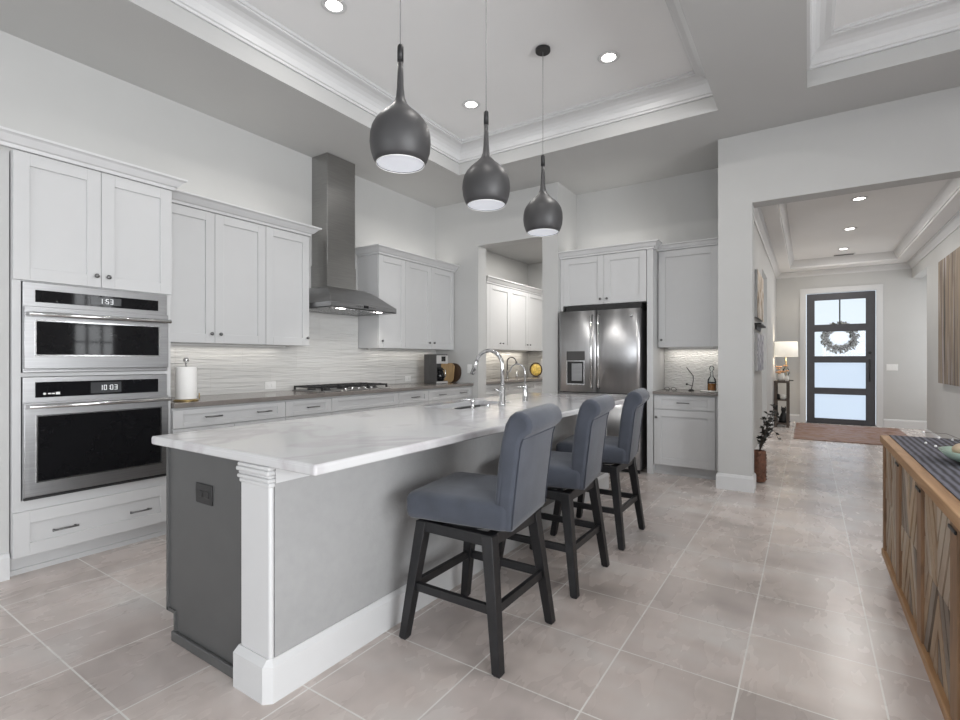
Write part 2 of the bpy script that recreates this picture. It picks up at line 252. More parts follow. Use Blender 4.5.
# ------------------------------------------------------------------ mesh helpers
class MB:
    def __init__(s): s.bm = bmesh.new(); s.mi = 0
    def _f(s, vs, smooth=False):
        try:
            f = s.bm.faces.new(vs); f.material_index = s.mi; f.smooth = smooth; return f
        except ValueError: return None
    def hexa(s, b, t, bev=0.0, seg=2):
        vb = [s.bm.verts.new(p) for p in b]; vt = [s.bm.verts.new(p) for p in t]
        fs = [s._f(vb[::-1]), s._f(vt)]
        for i in range(4): fs.append(s._f([vb[i], vb[(i+1) % 4], vt[(i+1) % 4], vt[i]]))
        if bev > 0:
            es = list({e for f in fs for e in f.edges})
            r = bmesh.ops.bevel(s.bm, geom=es, offset=bev, offset_type='OFFSET', segments=seg, profile=0.5, affect='EDGES', clamp_overlap=True)
            for f in r['faces']: f.material_index = s.mi; f.smooth = seg > 1
        return s
    def box(s, x0, x1, y0, y1, z0, z1, bev=0.0, seg=2):
        return s.hexa([(x0, y0, z0), (x1, y0, z0), (x1, y1, z0), (x0, y1, z0)], [(x0, y0, z1), (x1, y0, z1), (x1, y1, z1), (x0, y1, z1)], bev, seg)
    def frus(s, x0, x1, y0, y1, z0, X0, X1, Y0, Y1, z1, bev=0.0):
        return s.hexa([(x0, y0, z0), (x1, y0, z0), (x1, y1, z0), (x0, y1, z0)], [(X0, Y0, z1), (X1, Y0, z1), (X1, Y1, z1), (X0, Y1, z1)], bev)
    def loft(s, rings, cap0=True, cap1=True, smooth=True, closed=True):
        rv = [[s.bm.verts.new(p) for p in r] for r in rings]; n = len(rv[0])
        for a, b in zip(rv, rv[1:]):
            for i in range(n if closed else n-1): s._f([a[i], a[(i+1) % n], b[(i+1) % n], b[i]], smooth)
        if cap0: s._f(rv[0][::-1], False)
        if cap1: s._f(rv[-1], False)
        return s
    def lathe(s, prof, c=(0, 0, 0), seg=24, smooth=True, axis='z', sx=1, sy=1, loop=False):
        rings = []
        for r, z in prof:
            ring = []
            for i in range(seg):
                a = 2*PI*i/seg; u, v = r*math.cos(a)*sx, r*math.sin(a)*sy
                if axis == 'z': p = (c[0]+u, c[1]+v, c[2]+z)
                elif axis == 'y': p = (c[0]+u, c[1]+z, c[2]-v)
                else: p = (c[0]+z, c[1]+u, c[2]+v)
                ring.append(p)
            rings.append(ring)
        if loop: rings.append(rings[0])
        return s.loft(rings, not loop, not loop, smooth)
    def cyl(s, c, r, z0, z1, seg=20, axis='z'): return s.lathe([(r, z0), (r, z1)], c, seg, True, axis)
    def ball(s, c, r, seg=12, rings=8, sc=(1, 1, 1)):
        rs = []
        for j in range(rings+1):
            t = -PI/2+PI*j/rings; rr = max(math.cos(t), 0.02)*r
            rs.append([(c[0]+rr*math.cos(2*PI*i/seg)*sc[0], c[1]+rr*math.sin(2*PI*i/seg)*sc[1], c[2]+r*math.sin(t)*sc[2]) for i in range(seg)])
        return s.loft(rs)
    def tube(s, pts, r, seg=8, closed=False):
        P = [Vector(p) for p in pts]; n = len(P); rr = r if isinstance(r, (list, tuple)) else [r]*n
        rings = []; up = None
        for i, p in enumerate(P):
            t = (P[min(i+1, n-1)]-P[max(i-1, 0)]).normalized()
            if up is None:
                up = Vector((0, 0, 1)) if abs(t.z) < 0.9 else Vector((1, 0, 0))
            a = t.cross(up)
            if a.length < 1e-5: a = t.cross(Vector((0.3, 1, 0.2)))
            a.normalize(); b = a.cross(t).normalized(); up = b
            rings.append([tuple(p+(a*math.cos(2*PI*k/seg)+b*math.sin(2*PI*k/seg))*rr[i]) for k in range(seg)])
        return s.loft(rings)
    def prism(s, poly, axis, a0, a1, smooth=False, bev=0):
        # polygon in the plane across `axis`, extruded a0..a1 ; x:(y,z)  y:(x,z)  z:(x,y)
        def pt(p, a): return {'x': (a, p[0], p[1]), 'y': (p[0], a, p[1]), 'z': (p[0], p[1], a)}[axis]
        va = [s.bm.verts.new(pt(p, a0)) for p in poly]; vb = [s.bm.verts.new(pt(p, a1)) for p in poly]; n = len(poly)
        fs = [s._f(va[::-1]), s._f(vb)]
        for i in range(n): fs.append(s._f([va[i], va[(i+1) % n], vb[(i+1) % n], vb[i]], smooth))
        return s
    def sweep(s, path, prof, closed=False, flip=1):
        # mitred moulding: path of (x,y), profile polygon of (offset to the left of the path, z)
        n = len(path); rings = []
        def nrm(a, b):
            d = Vector((b[0]-a[0], b[1]-a[1])).normalized(); return Vector((-d.y, d.x))*flip
        for i, p in enumerate(path):
            if closed: n1, n2 = nrm(path[i-1], p), nrm(p, path[(i+1) % n])
            else:
                n1 = nrm(path[max(i-1, 0)], path[max(i-1, 0)+1]); n2 = nrm(path[min(i, n-2)], path[min(i, n-2)+1])
            mt = (n1+n2)/(1+n1.dot(n2))
            rings.append([(p[0]+mt.x*o, p[1]+mt.y*o, z) for o, z in prof])
        if closed: rings.append(rings[0])
        return s.loft(rings, not closed, not closed, False)
    def obj(s, name, mat, parent=None, loc=None, rot=None):
        bmesh.ops.remove_doubles(s.bm, verts=s.bm.verts, dist=1e-6)
        bmesh.ops.recalc_face_normals(s.bm, faces=s.bm.faces)
        me = bpy.data.meshes.new(name); s.bm.to_mesh(me); s.bm.free()
        for m in (mat if isinstance(mat, (list, tuple)) else [mat]): me.materials.append(M[m] if isinstance(m, str) else m)
        o = bpy.data.objects.new(name, me); COL.objects.link(o)
        if parent is not None: o.parent = parent
        if loc: o.location = loc
        if rot: o.rotation_euler = rot
        return o
def thing(name, label, cat, loc=(0, 0, 0), rz=0.0, group=None):
    o = bpy.data.objects.new(name, None); COL.objects.link(o); o.empty_display_size = 0.1
    o.location = loc; o.rotation_euler = (0, 0, rz); o['label'] = label; o['category'] = cat
    if group: o['group'] = group
    return o
def tag(o, label, cat, group=None):
    o['label'] = label; o['category'] = cat
    if group: o['group'] = group
    return o
def struct(o): o['kind'] = 'structure'; return o
def dup(root, loc, label, rz=None):
    r = root.copy(); COL.objects.link(r); r.location = loc; r['label'] = label
    if rz is not None: r.rotation_euler = (0, 0, rz)
    for ch in list(root.children):
        c = ch.copy(); COL.objects.link(c); c.parent = r
        for g in list(ch.children):
            d = g.copy(); COL.objects.link(d); d.parent = c
    return r

# ------------------------------------------------------------------ room shell
CZ, TZ = 3.48, 3.80           # ceiling and tray ceiling
WL, EW, BW = -4.50, 5.66, 6.26  # range wall, wall beside the pantry opening, wall behind the fridge
DW = 12.20                     # front-door wall
HL, HR, HC = -0.56, 1.62, 3.10  # hall left / right wall, hall ceiling
o = MB().box(-4.8, 5.4, -4.5, 12.6, -0.12, 0.0).obj('floor', 'floor'); struct(o)
o = MB().box(-4.7, WL, -4.2, 8.7, 0, CZ).obj('wall_left', 'wall'); struct(o)
# stub wall beside the oven tower
o = MB().box(WL, -3.905, 0.55, 0.915, 0, 2.50).obj('wall_oven_side', 'wall'); struct(o)
m = MB()
m.box(WL, -3.76, EW, EW+0.2, 0, CZ); m.box(-2.79, -2.58, EW, BW, 0, CZ); m.box(-3.76, -2.79, EW, EW+0.2, 2.84, CZ)
struct(m.obj('wall_pantry_opening', 'wall'))
struct(MB().box(-2.79, -0.56, BW, BW+0.15, 0, CZ).obj('wall_fridge', 'wall'))
m = MB()
m.box(-0.75, -0.45, 5.46, EW, 0, CZ); m.box(-0.75, HL, EW, BW, 0, CZ)
m.box(-0.45, HR+0.12, 5.46, EW, 2.80, CZ); m.box(HR+0.12, 5.2, 5.46, EW, 0, CZ)
struct(m.obj('wall_hall_opening', 'wall'))
m = MB(); m.box(-0.70, HL, BW, 8.33, 0, HC+0.3); m.box(-0.70, HL, 9.38, DW, 0, HC+0.3); m.box(-0.70, HL, 8.33, 9.38, 2.62, HC+0.3)
m.box(-1.9, -1.8, 8.2, 9.5, 0, HC+0.3); m.box(-1.8, -0.70, 8.2, 8.33, 0, HC+0.3); m.box(-1.8, -0.70, 9.38, 9.5, 0, HC+0.3); m.box(-1.9, -0.70, 8.2, 9.5, 2.70, HC+0.3)
struct(m.obj('wall_hall_left', 'wall'))
m = MB(); m.box(HR, HR+0.15, EW, 10.79, 0, HC+0.3); m.box(HR, HR+0.15, 10.79, DW, 2.80, HC+0.3); m.box(HR+0.9, HR+1.0, 10.6, DW+0.15, 0, HC+0.3); m.box(HR+0.15, HR+0.9, 10.65, 10.79, 0, HC+0.3)
m.box(HR+0.15, HR+0.9, 10.79, DW, 2.9, HC+0.3)
struct(m.obj('wall_hall_right', 'wall'))
DX0, DX1, DH = -0.022, 1.086, 2.62
m = MB(); m.box(-0.70, DX0-0.02, DW, DW+0.15, 0, HC+0.3); m.box(DX1+0.02, HR+1.0, DW, DW+0.15, 0, HC+0.3); m.box(DX0-0.02, DX1+0.02, DW, DW+0.15, DH+0.02, HC+0.3)
struct(m.obj('wall_front', 'wall'))
# pantry shell
m = MB(); m.box(-4.7, -2.0, 8.50, 8.65, 0, 3.3); m.box(-2.15, -2.0, BW+0.15, 8.5, 0, 3.3)
struct(m.obj('wall_pantry', 'wall'))
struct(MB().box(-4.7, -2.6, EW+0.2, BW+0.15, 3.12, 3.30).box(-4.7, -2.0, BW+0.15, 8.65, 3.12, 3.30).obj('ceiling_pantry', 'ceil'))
# living-room right and back walls with window openings
def wall_with_holes(axis, c0, c1, a0, a1, z0, z1, holes):
    m = MB(); cur = a0
    def bx(p0, p1, q0, q1):
        if axis == 'x': m.box(c0, c1, p0, p1, q0, q1)
        else: m.box(p0, p1, c0, c1, q0, q1)
    for h0, h1, b0, b1 in holes:
        bx(cur, h0, z0, z1); bx(h0, h1, z0, b0); bx(h0, h1, b1, z1); cur = h1
    bx(cur, a1, z0, z1); return m
struct(wall_with_holes('x', W_RIGHT, W_RIGHT+0.15, W_BACK, 5.46, 0, CZ, [(-3.6, 2.5, 0.2, 3.0), (3.95, 4.75, 1.3, 2.75)]).obj('wall_right', 'wall'))
struct(wall_with_holes('y', W_BACK-0.15, W_BACK, WL, W_RIGHT+0.15, 0, CZ, [(-3.9, -0.5, 0.4, 2.7), (0.5, 3.9, 0.4, 2.7)]).obj('wall_back', 'wall'))
def window(nm, axis, c, a0, a1, z0, z1):
    m = MB()
    def bx(p0, p1, q0, q1, t=0.03):
        if axis == 'x': m.box(c-t, c+t, p0, p1, q0, q1)
        else: m.box(p0, p1, c-t, c+t, q0, q1)
    f = 0.06
    bx(a0, a0+f, z0, z1); bx(a1-f, a1, z0, z1); bx(a0+f, a1-f, z0, z0+f); bx(a0+f, a1-f, z1-f, z1)
    for k in (1, 2): bx(a0+(a1-a0)*k/3-0.02, a0+(a1-a0)*k/3+0.02, z0+f, z1-f, 0.02)
    for k in (1, 2, 3): bx(a0+f, a1-f, z0+(z1-z0)*k/4-0.015, z0+(z1-z0)*k/4+0.015, 0.02)
    w = struct(m.obj(nm, 'trim'))
    g = MB()
    if axis == 'x': g.box(c-0.004, c+0.004, a0+f, a1-f, z0+f, z1-f)
    else: g.box(a0+f, a1-f, c-0.004, c+0.004, z0+f, z1-f)
    g.obj('pane', 'glass', w)
window('window_1', 'x', W_RIGHT+0.08, 3.95, 4.75, 1.3, 2.75); window('window_2', 'x', W_RIGHT+0.08, -3.6, 2.5, 0.2, 3.0)
window('window_3', 'y', W_BACK-0.08, -3.9, -0.5, 0.4, 2.7); window('window_4', 'y', W_BACK-0.08, 0.5, 3.9, 0.4, 2.7)

# ceiling with two trays
T1 = (-3.47, -0.66, 0.75, 4.81); T2 = (-0.007, 4.45, -3.3, 4.81)
m = MB(); zt = TZ+0.12
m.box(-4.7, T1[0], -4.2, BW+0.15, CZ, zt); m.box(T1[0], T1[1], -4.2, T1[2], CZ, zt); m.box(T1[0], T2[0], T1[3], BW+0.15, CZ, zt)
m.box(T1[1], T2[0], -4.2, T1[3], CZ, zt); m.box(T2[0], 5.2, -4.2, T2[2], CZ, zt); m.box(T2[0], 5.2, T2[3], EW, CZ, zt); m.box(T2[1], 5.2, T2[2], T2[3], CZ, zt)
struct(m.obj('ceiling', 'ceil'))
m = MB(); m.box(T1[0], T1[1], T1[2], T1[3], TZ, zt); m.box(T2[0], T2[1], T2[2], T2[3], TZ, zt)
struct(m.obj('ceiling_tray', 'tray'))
def crown_prof(z0, z1, pr, n=5):
    # stepped cove: bottom lip at wall, out to pr at the top ; returns closed (offset,z)
    h = z1-z0
    pts = [(0, z0), (0.018, z0), (0.018, z0+0.10*h), (0.03, z0+0.13*h), (0.032, z0+0.2*h)]
    for i in range(n+1):
        t = i/n; pts.append((0.032+(pr-0.052-0.0)*(1-math.cos(t*PI/2)), z0+0.2*h+0.58*h*math.sin(t*PI/2)))
    pts += [(pr-0.012, z0+0.80*h), (pr-0.012, z0+0.86*h), (pr, z0+0.88*h), (pr, z1), (0, z1)]
    return pts
def tray_crown(nm, T):
    path = [(T[0], T[2]), (T[1], T[2]), (T[1], T[3]), (T[0], T[3])]
    struct(MB().sweep(path, crown_prof(3.615, TZ, 0.17), True, 1).obj(nm, 'trim'))
tray_crown('trim_1', T1); tray_crown('trim_2', T2)
# hall ceiling with shallow tray
TH = (-0.30, 1.36, 5.9, 11.75); THZ = 3.26
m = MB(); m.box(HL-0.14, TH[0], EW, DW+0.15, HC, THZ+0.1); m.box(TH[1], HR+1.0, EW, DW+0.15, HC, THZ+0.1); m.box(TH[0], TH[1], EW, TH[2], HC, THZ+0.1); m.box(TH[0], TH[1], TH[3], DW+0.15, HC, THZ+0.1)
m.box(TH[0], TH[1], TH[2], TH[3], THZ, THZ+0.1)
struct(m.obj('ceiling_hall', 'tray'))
pt = [(TH[0], TH[2]), (TH[1], TH[2]), (TH[1], TH[3]), (TH[0], TH[3])]
struct(MB().sweep(pt, [(0, HC+0.03), (0.012, HC+0.03), (0.02, HC+0.06), (0.05, THZ-0.03), (0.07, THZ), (0, THZ)], True).obj('trim_3', 'trim'))
struct(MB().sweep([(HL, EW), (HL, DW), (HR, DW), (HR, EW)], [(0, HC-0.11), (0.012, HC-0.11), (0.02, HC-0.085), (0.06, HC-0.035), (0.085, HC-0.02), (0.085, HC), (0, HC)], False, -1).obj('trim_4', 'trim'))
# baseboards
BP = [(0, 0), (0.018, 0), (0.018, 0.128), (0.010, 0.15), (0, 0.155)]
struct(MB().sweep([(-0.75, 5.74), (-0.75, 5.46), (-0.45, 5.46), (-0.45, EW), (HL, EW), (HL, 8.33)], BP, False, -1).obj('baseboard_column', 'trim'))
struct(MB().sweep([(HL, 9.38), (HL, DW), (DX0-0.12, DW)], BP, False, -1).obj('baseboard_hall_left', 'trim'))
struct(MB().sweep([(DX1+0.12, DW), (HR+0.9, DW)], BP, False, -1).obj('baseboard_front', 'trim'))
struct(MB().sweep([(HR, 10.79), (HR, EW)], BP, False, -1).obj('baseboard_hall_right', 'trim'))
struct(MB().sweep([(WL, 0.55), (-3.905, 0.55), (-3.905, 0.914)], BP, False, -1).obj('baseboard_left', 'trim'))

# front door: frame is trim, the slab is the structure's door_1
m = MB()
m.box(DX0-0.115, DX0-0.012, DW-0.022, DW, 0, DH+0.012); m.box(DX1+0.012, DX1+0.115, DW-0.022, DW, 0, DH+0.012); m.box(DX0-0.115, DX1+0.115, DW-0.022, DW, DH+0.012, DH+0.115)
struct(m.obj('trim_5', 'trim'))
m = MB(); y0, y1 = DW+0.01, DW+0.06
PZ = [(0.10, 0.60), (0.715, 1.235), (1.35, 1.86), (1.985, 2.49)]; PX0, PX1 = 0.105, 0.945
m.box(DX0, PX0, y0, y1, 0.005, DH); m.box(PX1, DX1, y0, y1, 0.005, DH)
zz = [0.005]+[v for p in PZ for v in p]+[DH]
for i in range(0, len(zz), 2): m.box(PX0, PX1, y0, y1, zz[i], zz[i+1])
for a, b in PZ:   # raised glazing beads
    for (p, q, r, s_) in ((PX0-0.02, PX0+0.008, a-0.02, b+0.02), (PX1-0.008, PX1+0.02, a-0.02, b+0.02), (PX0, PX1, a-0.02, a+0.008), (PX0, PX1, b-0.008, b+0.02)):
        m.box(p, q, y0-0.008, y0, r, s_)
door = struct(m.obj('door_1', 'doorp'))
for i, (a, b) in enumerate(PZ):
    MB().box(PX0, PX1, DW+0.03, DW+0.04, a, b).obj('pane', 'frost' if i < 2 else 'glass', door)
m = MB(); m.cyl((0.995, DW-0.03, 0), 0.011, 0.86, 1.30, 10); m.cyl((0.995, 0, 0.90), 0.009, DW-0.03, DW+0.01, 8, 'y'); m.cyl((0.995, 0, 1.26), 0.009, DW-0.03, DW+0.01, 8, 'y')
m.obj('door_pull', 'black', door)
m = MB(); m.cyl((1.0, 0, 1.42), 0.028, DW-0.012, DW+0.01, 14, 'y'); m.obj('deadbolt', 'black', door)
struct(MB().box(DX0-0.02, DX1+0.02, DW-0.03, DW+0.15, 0.0, 0.004).obj('trim_6', 'black'))
# wreath hung outside on a strap over the top of the door
t = thing('wreath', 'gray-green leafy wreath hanging outside the glass front door on a dark strap', 'wreath', (0.53, DW+0.12, 1.86))
m = MB(); rnd = random.Random(3)
mm = MB()
for k in range(460):
    a = rnd.uniform(0, 2*PI); r = rnd.uniform(0.17, 0.31); c = Vector((r*math.cos(a), rnd.uniform(-0.035, 0.035), r*math.sin(a)-0.13))
    d = Vector((math.cos(a+rnd.uniform(-1, 1)), rnd.uniform(-.4, .4), math.sin(a+rnd.uniform(-1, 1)))).normalized()*rnd.uniform(0.06, 0.11)
    n_ = d.cross(Vector((rnd.uniform(-1, 1), 1, rnd.uniform(-1, 1)))).normalized()*0.018
    q = m if rnd.random() < 0.6 else mm
    q.loft([[tuple(c-d*.5)]*1*1+[tuple(c+n_), tuple(c+d*.5), tuple(c-n_)]], True, False, False)
m.obj('leaves', 'wreath', t); mm.obj('pale_leaves', 'wreathw', t)
MB().lathe([(0.23+0.03*math.cos(i*PI/4), 0.03*math.sin(i*PI/4)) for i in range(8)], (0, 0, -0.13), 28, True, 'y', loop=True).obj('ring', 'twig', t)
m = MB(); m.box(-0.012, 0.012, -0.055, -0.050, 0.05, DH-1.86+0.0); m.obj('strap', 'black', t)

# ------------------------------------------------------------------ cabinets
def shaker(m, x0, x1, z0, z1, rail=0.075, t=0.02, rec=0.012):
    r = min(rail, (z1-z0)*0.28)
    m.box(x0, x0+rail, 0, t, z0, z1, 0.0015, 1); m.box(x1-rail, x1, 0, t, z0, z1, 0.0015, 1)
    m.box(x0+rail, x1-rail, 0, t, z0, z0+r, 0.0015, 1); m.box(x0+rail, x1-rail, 0, t, z1-r, z1, 0.0015, 1)
    m.box(x0+rail-0.002, x1-rail+0.002, rec, t, z0+r-0.002, z1-r+0.002)
    return m
def knob(parent, x, z):
    MB().lathe([(0.006, 0.0), (0.006, -0.012), (0.013, -0.017), (0.0145, -0.023), (0.011, -0.029), (0.003, -0.031)], (x, 0, z), 14, True, 'y').obj('knob', 'pewter', parent)
def pull(parent, x, z, L=0.13):
    m = MB(); m.tube([(x-L/2, -0.03, z), (x+L/2, -0.03, z)], 0.006, 8)
    for s_ in (-1, 1): m.tube([(x+s_*(L/2-0.012), 0.0, z), (x+s_*(L/2-0.012), -0.03, z)], 0.005, 8)
    m.obj('handle', 'pewter', parent)
def cabinet(name, label, loc, rz, w, d, h, fronts, toe=0.0, mat='cab', cat='cabinet', group=None, body=None):
    t = thing(name, label, cat, loc, rz, group)
    m = MB()
    if body: body(m)
    else: m.box(0, w, 0.021, d, toe, h)
    m.obj('body', mat, t)
    if toe: MB().box(0, w, 0.085, d, 0, toe).box(0, w, 0.075, 0.085, 0, 0.03).obj('toe_kick', mat, t)
    for f in fronts:
        kind, x0, x1, z0, z1, hw = f
        o = shaker(MB(), x0+0.0015, x1-0.0015, z0+0.0015, z1-0.0015).obj(kind, mat, t)
        if hw:
            for q in hw:
                if q[0] == 'k': knob(o, q[1], q[2])
                else: pull(o, q[1], q[2])
    return t
R90 = PI/2
FX = -3.86     # front plane of tall and base cabinets on the range wall
# oven tower (local x = world Y - 0.921)
W = 0.867
def oven_body(m):
    m.box(0, 0.040, 0.021, 0.63, 0.12, 2.51); m.box(0.835, W, 0.021, 0.63, 0.12, 2.51); m.box(0.04, 0.835, 0.021, 0.63, 0.12, 0.445)
    m.box(0.04, 0.835, 0.021, 0.63, 1.180, 1.203); m.box(0.04, 0.835, 0.021, 0.63, 1.748, 2.51); m.box(0.04, 0.835, 0.60, 0.63, 0.445, 1.748)
cabinet('oven_cabinet', 'tall white cabinet tower holding the two stacked wall ovens', (FX, 0.921, 0), R90, W, 0.63, 2.51,
        [('door', 0.0, 0.4335, 1.752, 2.51, [('k', 0.404, 1.825)]), ('door', 0.4335, W, 1.752, 2.51, [('k', 0.470, 1.825)]),
         ('drawer', 0.0, W, 0.118, 0.385, [('p', 0.24, 0.242), ('p', 0.655, 0.242)])], 0.12, body=oven_body)
def cab_crown(nm, path, z0, z1, pr, label, glow=None):
    c = tag(MB().sweep(path, [(0, z0), (0.012, z0), (0.016, z0+0.02), (0.03, z0+0.3*(z1-z0)), (pr*0.75, z0+0.72*(z1-z0)), (pr*0.9, z0+0.8*(z1-z0)), (pr, z0+0.84*(z1-z0)), (pr, z1), (-0.02, z1), (-0.02, z0)], False, -1).obj(nm, 'trim'), label, 'moulding')
    if glow:   # light strip lying on the cabinet tops behind the crown
        x0, x1, y0, y1, p = glow
        MB().box(x0, x1, y0, y1, z0, z0+0.012).obj('light_strip', 'white_plastic', c)
        area('cove_glow', ((x0+x1)/2, (y0+y1)/2, z0+0.016), (PI, 0, 0), x1-x0, y1-y0, p, (1, 0.97, 0.92), parent=c)
cab_crown('crown_moulding', [(FX+0.0, 0.45), (FX+0.0, 1.788), (WL+0.45, 1.788)], 2.512, 2.595, 0.075, 'white crown moulding along the top of the oven tower', (-4.20, -4.17, 0.6, 1.72, 0.9))
# wall ovens
def oven(name, label, z0, z1, ctrl, glass, hz, digits):
    t = thing(name, label, 'oven', (FX, 0.921, 0), R90)
    x0, x1 = 0.044, 0.833
    m = MB(); m.box(x0, x1, 0.0, 0.58, z0, z1, 0.002, 1); m.obj('body', 'steelh', t)
    dz0 = ctrl[0]-0.028
    # control panel surround and glass
    c = MB().box(x0+0.055, x1-0.060, -0.006, 0.0, ctrl[0], ctrl[1], 0.001, 1).obj('control_panel', 'bglass', t)
    MB().box(x0+0.33, x0+0.50, -0.008, -0.006, ctrl[0]+0.012, ctrl[1]-0.012).obj('display', 'display', c)
    dm = MB()
    def seg7(cx, cz, s, ch):
        on = {'0': 'abcdef', '1': 'bc', '2': 'abged', '3': 'abgcd', '5': 'afgcd', '7': 'abc'}[ch]; w_ = s*0.5; k = s*0.09
        R = {'a': (-w_/2, w_/2, s/2-k, s/2), 'g': (-w_/2, w_/2, -k/2, k/2), 'd': (-w_/2, w_/2, -s/2, -s/2+k), 'f': (-w_/2, -w_/2+k, 0, s/2), 'b': (w_/2-k, w_/2, 0, s/2), 'e': (-w_/2, -w_/2+k, -s/2, 0), 'c': (w_/2-k, w_/2, -s/2, 0)}
        for q in on:
            a, b_, c_, d_ = R[q]; dm.box(cx+a, cx+b_, -0.009, -0.008, cz+c_, cz+d_)
    zc = (ctrl[0]+ctrl[1])/2; cx = x0+0.385
    for ch in digits:
        if ch == ':':
            dm.box(cx-0.002, cx+0.002, -0.009, -0.008, zc+0.006, zc+0.010); dm.box(cx-0.002, cx+0.002, -0.009, -0.008, zc-0.010, zc-0.006); cx += 0.012
        else: seg7(cx, zc, 0.032, ch); cx += 0.024
    dm.obj('clock_digits', 'digits', c)
    # door with window
    d = MB(); d.box(x0, x1, -0.022, -0.001, z0+0.022, dz0, 0.003, 2); d = d.obj('door', 'steelh', t)
    MB().box(glass[0], glass[1], -0.025, -0.021, glass[2], glass[3], 0.001, 1).obj('glass', 'bglass', d)
    e = MB(); a, b_, c_, f_ = glass
    for q in ((a-0.008, a, c_-0.008, f_+0.008), (b_, b_+0.008, c_-0.008, f_+0.008), (a, b_, c_-0.008, c_), (a, b_, f_, f_+0.008)): e.box(q[0], q[1], -0.026, -0.021, q[2], q[3])
    e.obj('glass_trim', 'chrome', d)
    h = MB(); h.tube([(x0+0.012, -0.068, hz), (x1-0.005, -0.068, hz)], 0.0135, 12)
    for xx in (x0+0.035, x1-0.035): h.tube([(xx, -0.02, hz), (xx, -0.068, hz)], 0.010, 8)
    h.obj('handle', 'chrome', d)
    MB().box(x0, x1, -0.012, 0.0, z0, z0+0.016, 0.002, 1).obj('vent_trim', 'black' if z0 < 1 else 'steelh', t)
    return t, c
oven('wall_oven', 'shorter stainless wall oven above, with wide low window', 1.205, 1.745, (1.628, 1.700), (0.099, 0.767, 1.312, 1.512), 1.553, '1:53')
t, c = oven('wall_oven', 'taller stainless wall oven below, with big black window', 0.448, 1.178, (1.054, 1.147), (0.106, 0.780, 0.556, 0.942), 1.004, '10:03')
m = MB(); m.cyl((0.142, 0, 1.076), 0.007, -0.0085, -0.006, 12, 'y'); m.box(0.158, 0.172, -0.0085, -0.006, 1.072, 1.080); m.box(0.175, 0.192, -0.0085, -0.006, 1.072, 1.079); m.box(0.196, 0.216, -0.0085, -0.006, 1.069, 1.084)
m.obj('maker_mark', 'white_plastic', c)

# uppers on the range wall
UX = -4.15
U0, U1 = 1.42, 2.51; UH = U1-U0
def upper(name, label, y0, y1, doors, d=0.345, rz=R90, x=UX, z0=U0, h=UH):
    t = cabinet(name, label, (x, y0, z0), rz, y1-y0, d, h, doors, 0)
    return t
upper('upper_cabinet', 'two-door white upper cabinet beside the oven tower', 1.792, 2.729, [('door', 0, 0.468, 0, UH, [('k', 0.434, 0.078)]), ('door', 0.468, 0.937, 0, UH, [('k', 0.510, 0.078)])])
upper('upper_cabinet', 'single-door white upper cabinet just left of the range hood', 2.731, 3.205, [('door', 0, 0.474, 0, UH, [('k', 0.444, 0.078)])])
upper('upper_cabinet', 'single-door white upper cabinet just right of the range hood', 4.165, 4.628, [('door', 0, 0.463, 0, UH, [('k', 0.05, 0.085)])])
upper('upper_cabinet', 'two-door white upper cabinet above the coffee maker', 4.630, 5.655, [('door', 0, 0.500, 0, UH, [('k', 0.452, 0.085)]), ('door', 0.500, 1.0, 0, UH, [('k', 0.548, 0.085)])])
cab_crown('crown_moulding', [(UX, 1.792), (UX, 3.205), (WL+0.01, 3.205)], 2.512, 2.600, 0.085, 'white crown moulding on the upper cabinets left of the hood', (-4.34, -4.31, 1.9, 3.12, 1.6))
cab_crown('crown_moulding', [(WL+0.01, 4.165), (UX, 4.165), (UX, 5.655)], 2.512, 2.600, 0.085, 'white crown moulding on the upper cabinets right of the hood', (-4.34, -4.31, 4.25, 5.58, 2.2))
# base cabinets
BT = 0.925
def base(label, y0, y1, pulls, doors=1):
    w = y1-y0; fr = [('drawer', 0, w, 0.775, 0.912, [('p', q, 0.845) for q in pulls])]
    for k in range(doors): fr.append(('door', w*k/doors, w*(k+1)/doors, 0.12, 0.770, [('k', (w*(k+1)/doors-0.05) if k == 0 else w*k/doors+0.05, 0.70)]))
    cabinet('base_cabinet', label, (FX, y0, 0), R90, w, 0.63, BT, fr, 0.118)
base('wide white base cabinet below the paper towels, two handles on its drawer', 1.792, 2.730, (0.29, 0.72), 2)
base('narrow white base cabinet with one-handle drawer left of the cooktop', 2.732, 3.242, (0.28,))
base('white base cabinet with a plain false front under the cooktop', 3.244, 4.190, (), 2)
base('white base cabinet with one-handle drawer right of the cooktop', 4.192, 4.722, (0.265,))
base('wide white base cabinet below the coffee maker, two handles on its drawer', 4.724, 5.655, (0.25, 0.70), 2)
tag(MB().box(WL+0.002, -3.835, 1.792, 5.657, BT+0.003, 0.965, 0.004, 2).obj('range_countertop', 'greige'), 'long taupe quartz countertop along the range wall', 'countertop')
CT = 0.966
m = MB(); m.box(WL+0.001, WL+0.014, 1.80, 5.655, CT, 1.419); m.box(WL+0.001, WL+0.014, 3.21, 4.16, 1.419, 1.798)
tag(m.obj('tile_backsplash', 'splash'), 'wavy white tile backsplash behind the cooktop', 'backsplash')
# under-cabinet light strips
def strip(y0, y1, label, p):
    t = thing('light_strip', label, 'light', (WL+0.10, (y0+y1)/2, U0-0.004), 0, 'under cabinet lights')
    MB().box(-0.015, 0.015, -(y1-y0)/2, (y1-y0)/2, -0.010, 0.003).obj('housing', 'white_plastic', t)
    area('strip_glow', (0, 0, -0.012), (0, 0, 0), 0.02, (y1-y0), p, (1, 0.94, 0.85), parent=t)
strip(1.90, 3.10, 'light strip under the upper cabinets left of the hood', 0.75)
strip(4.25, 5.50, 'light strip under the upper cabinets right of the hood', 0.65)

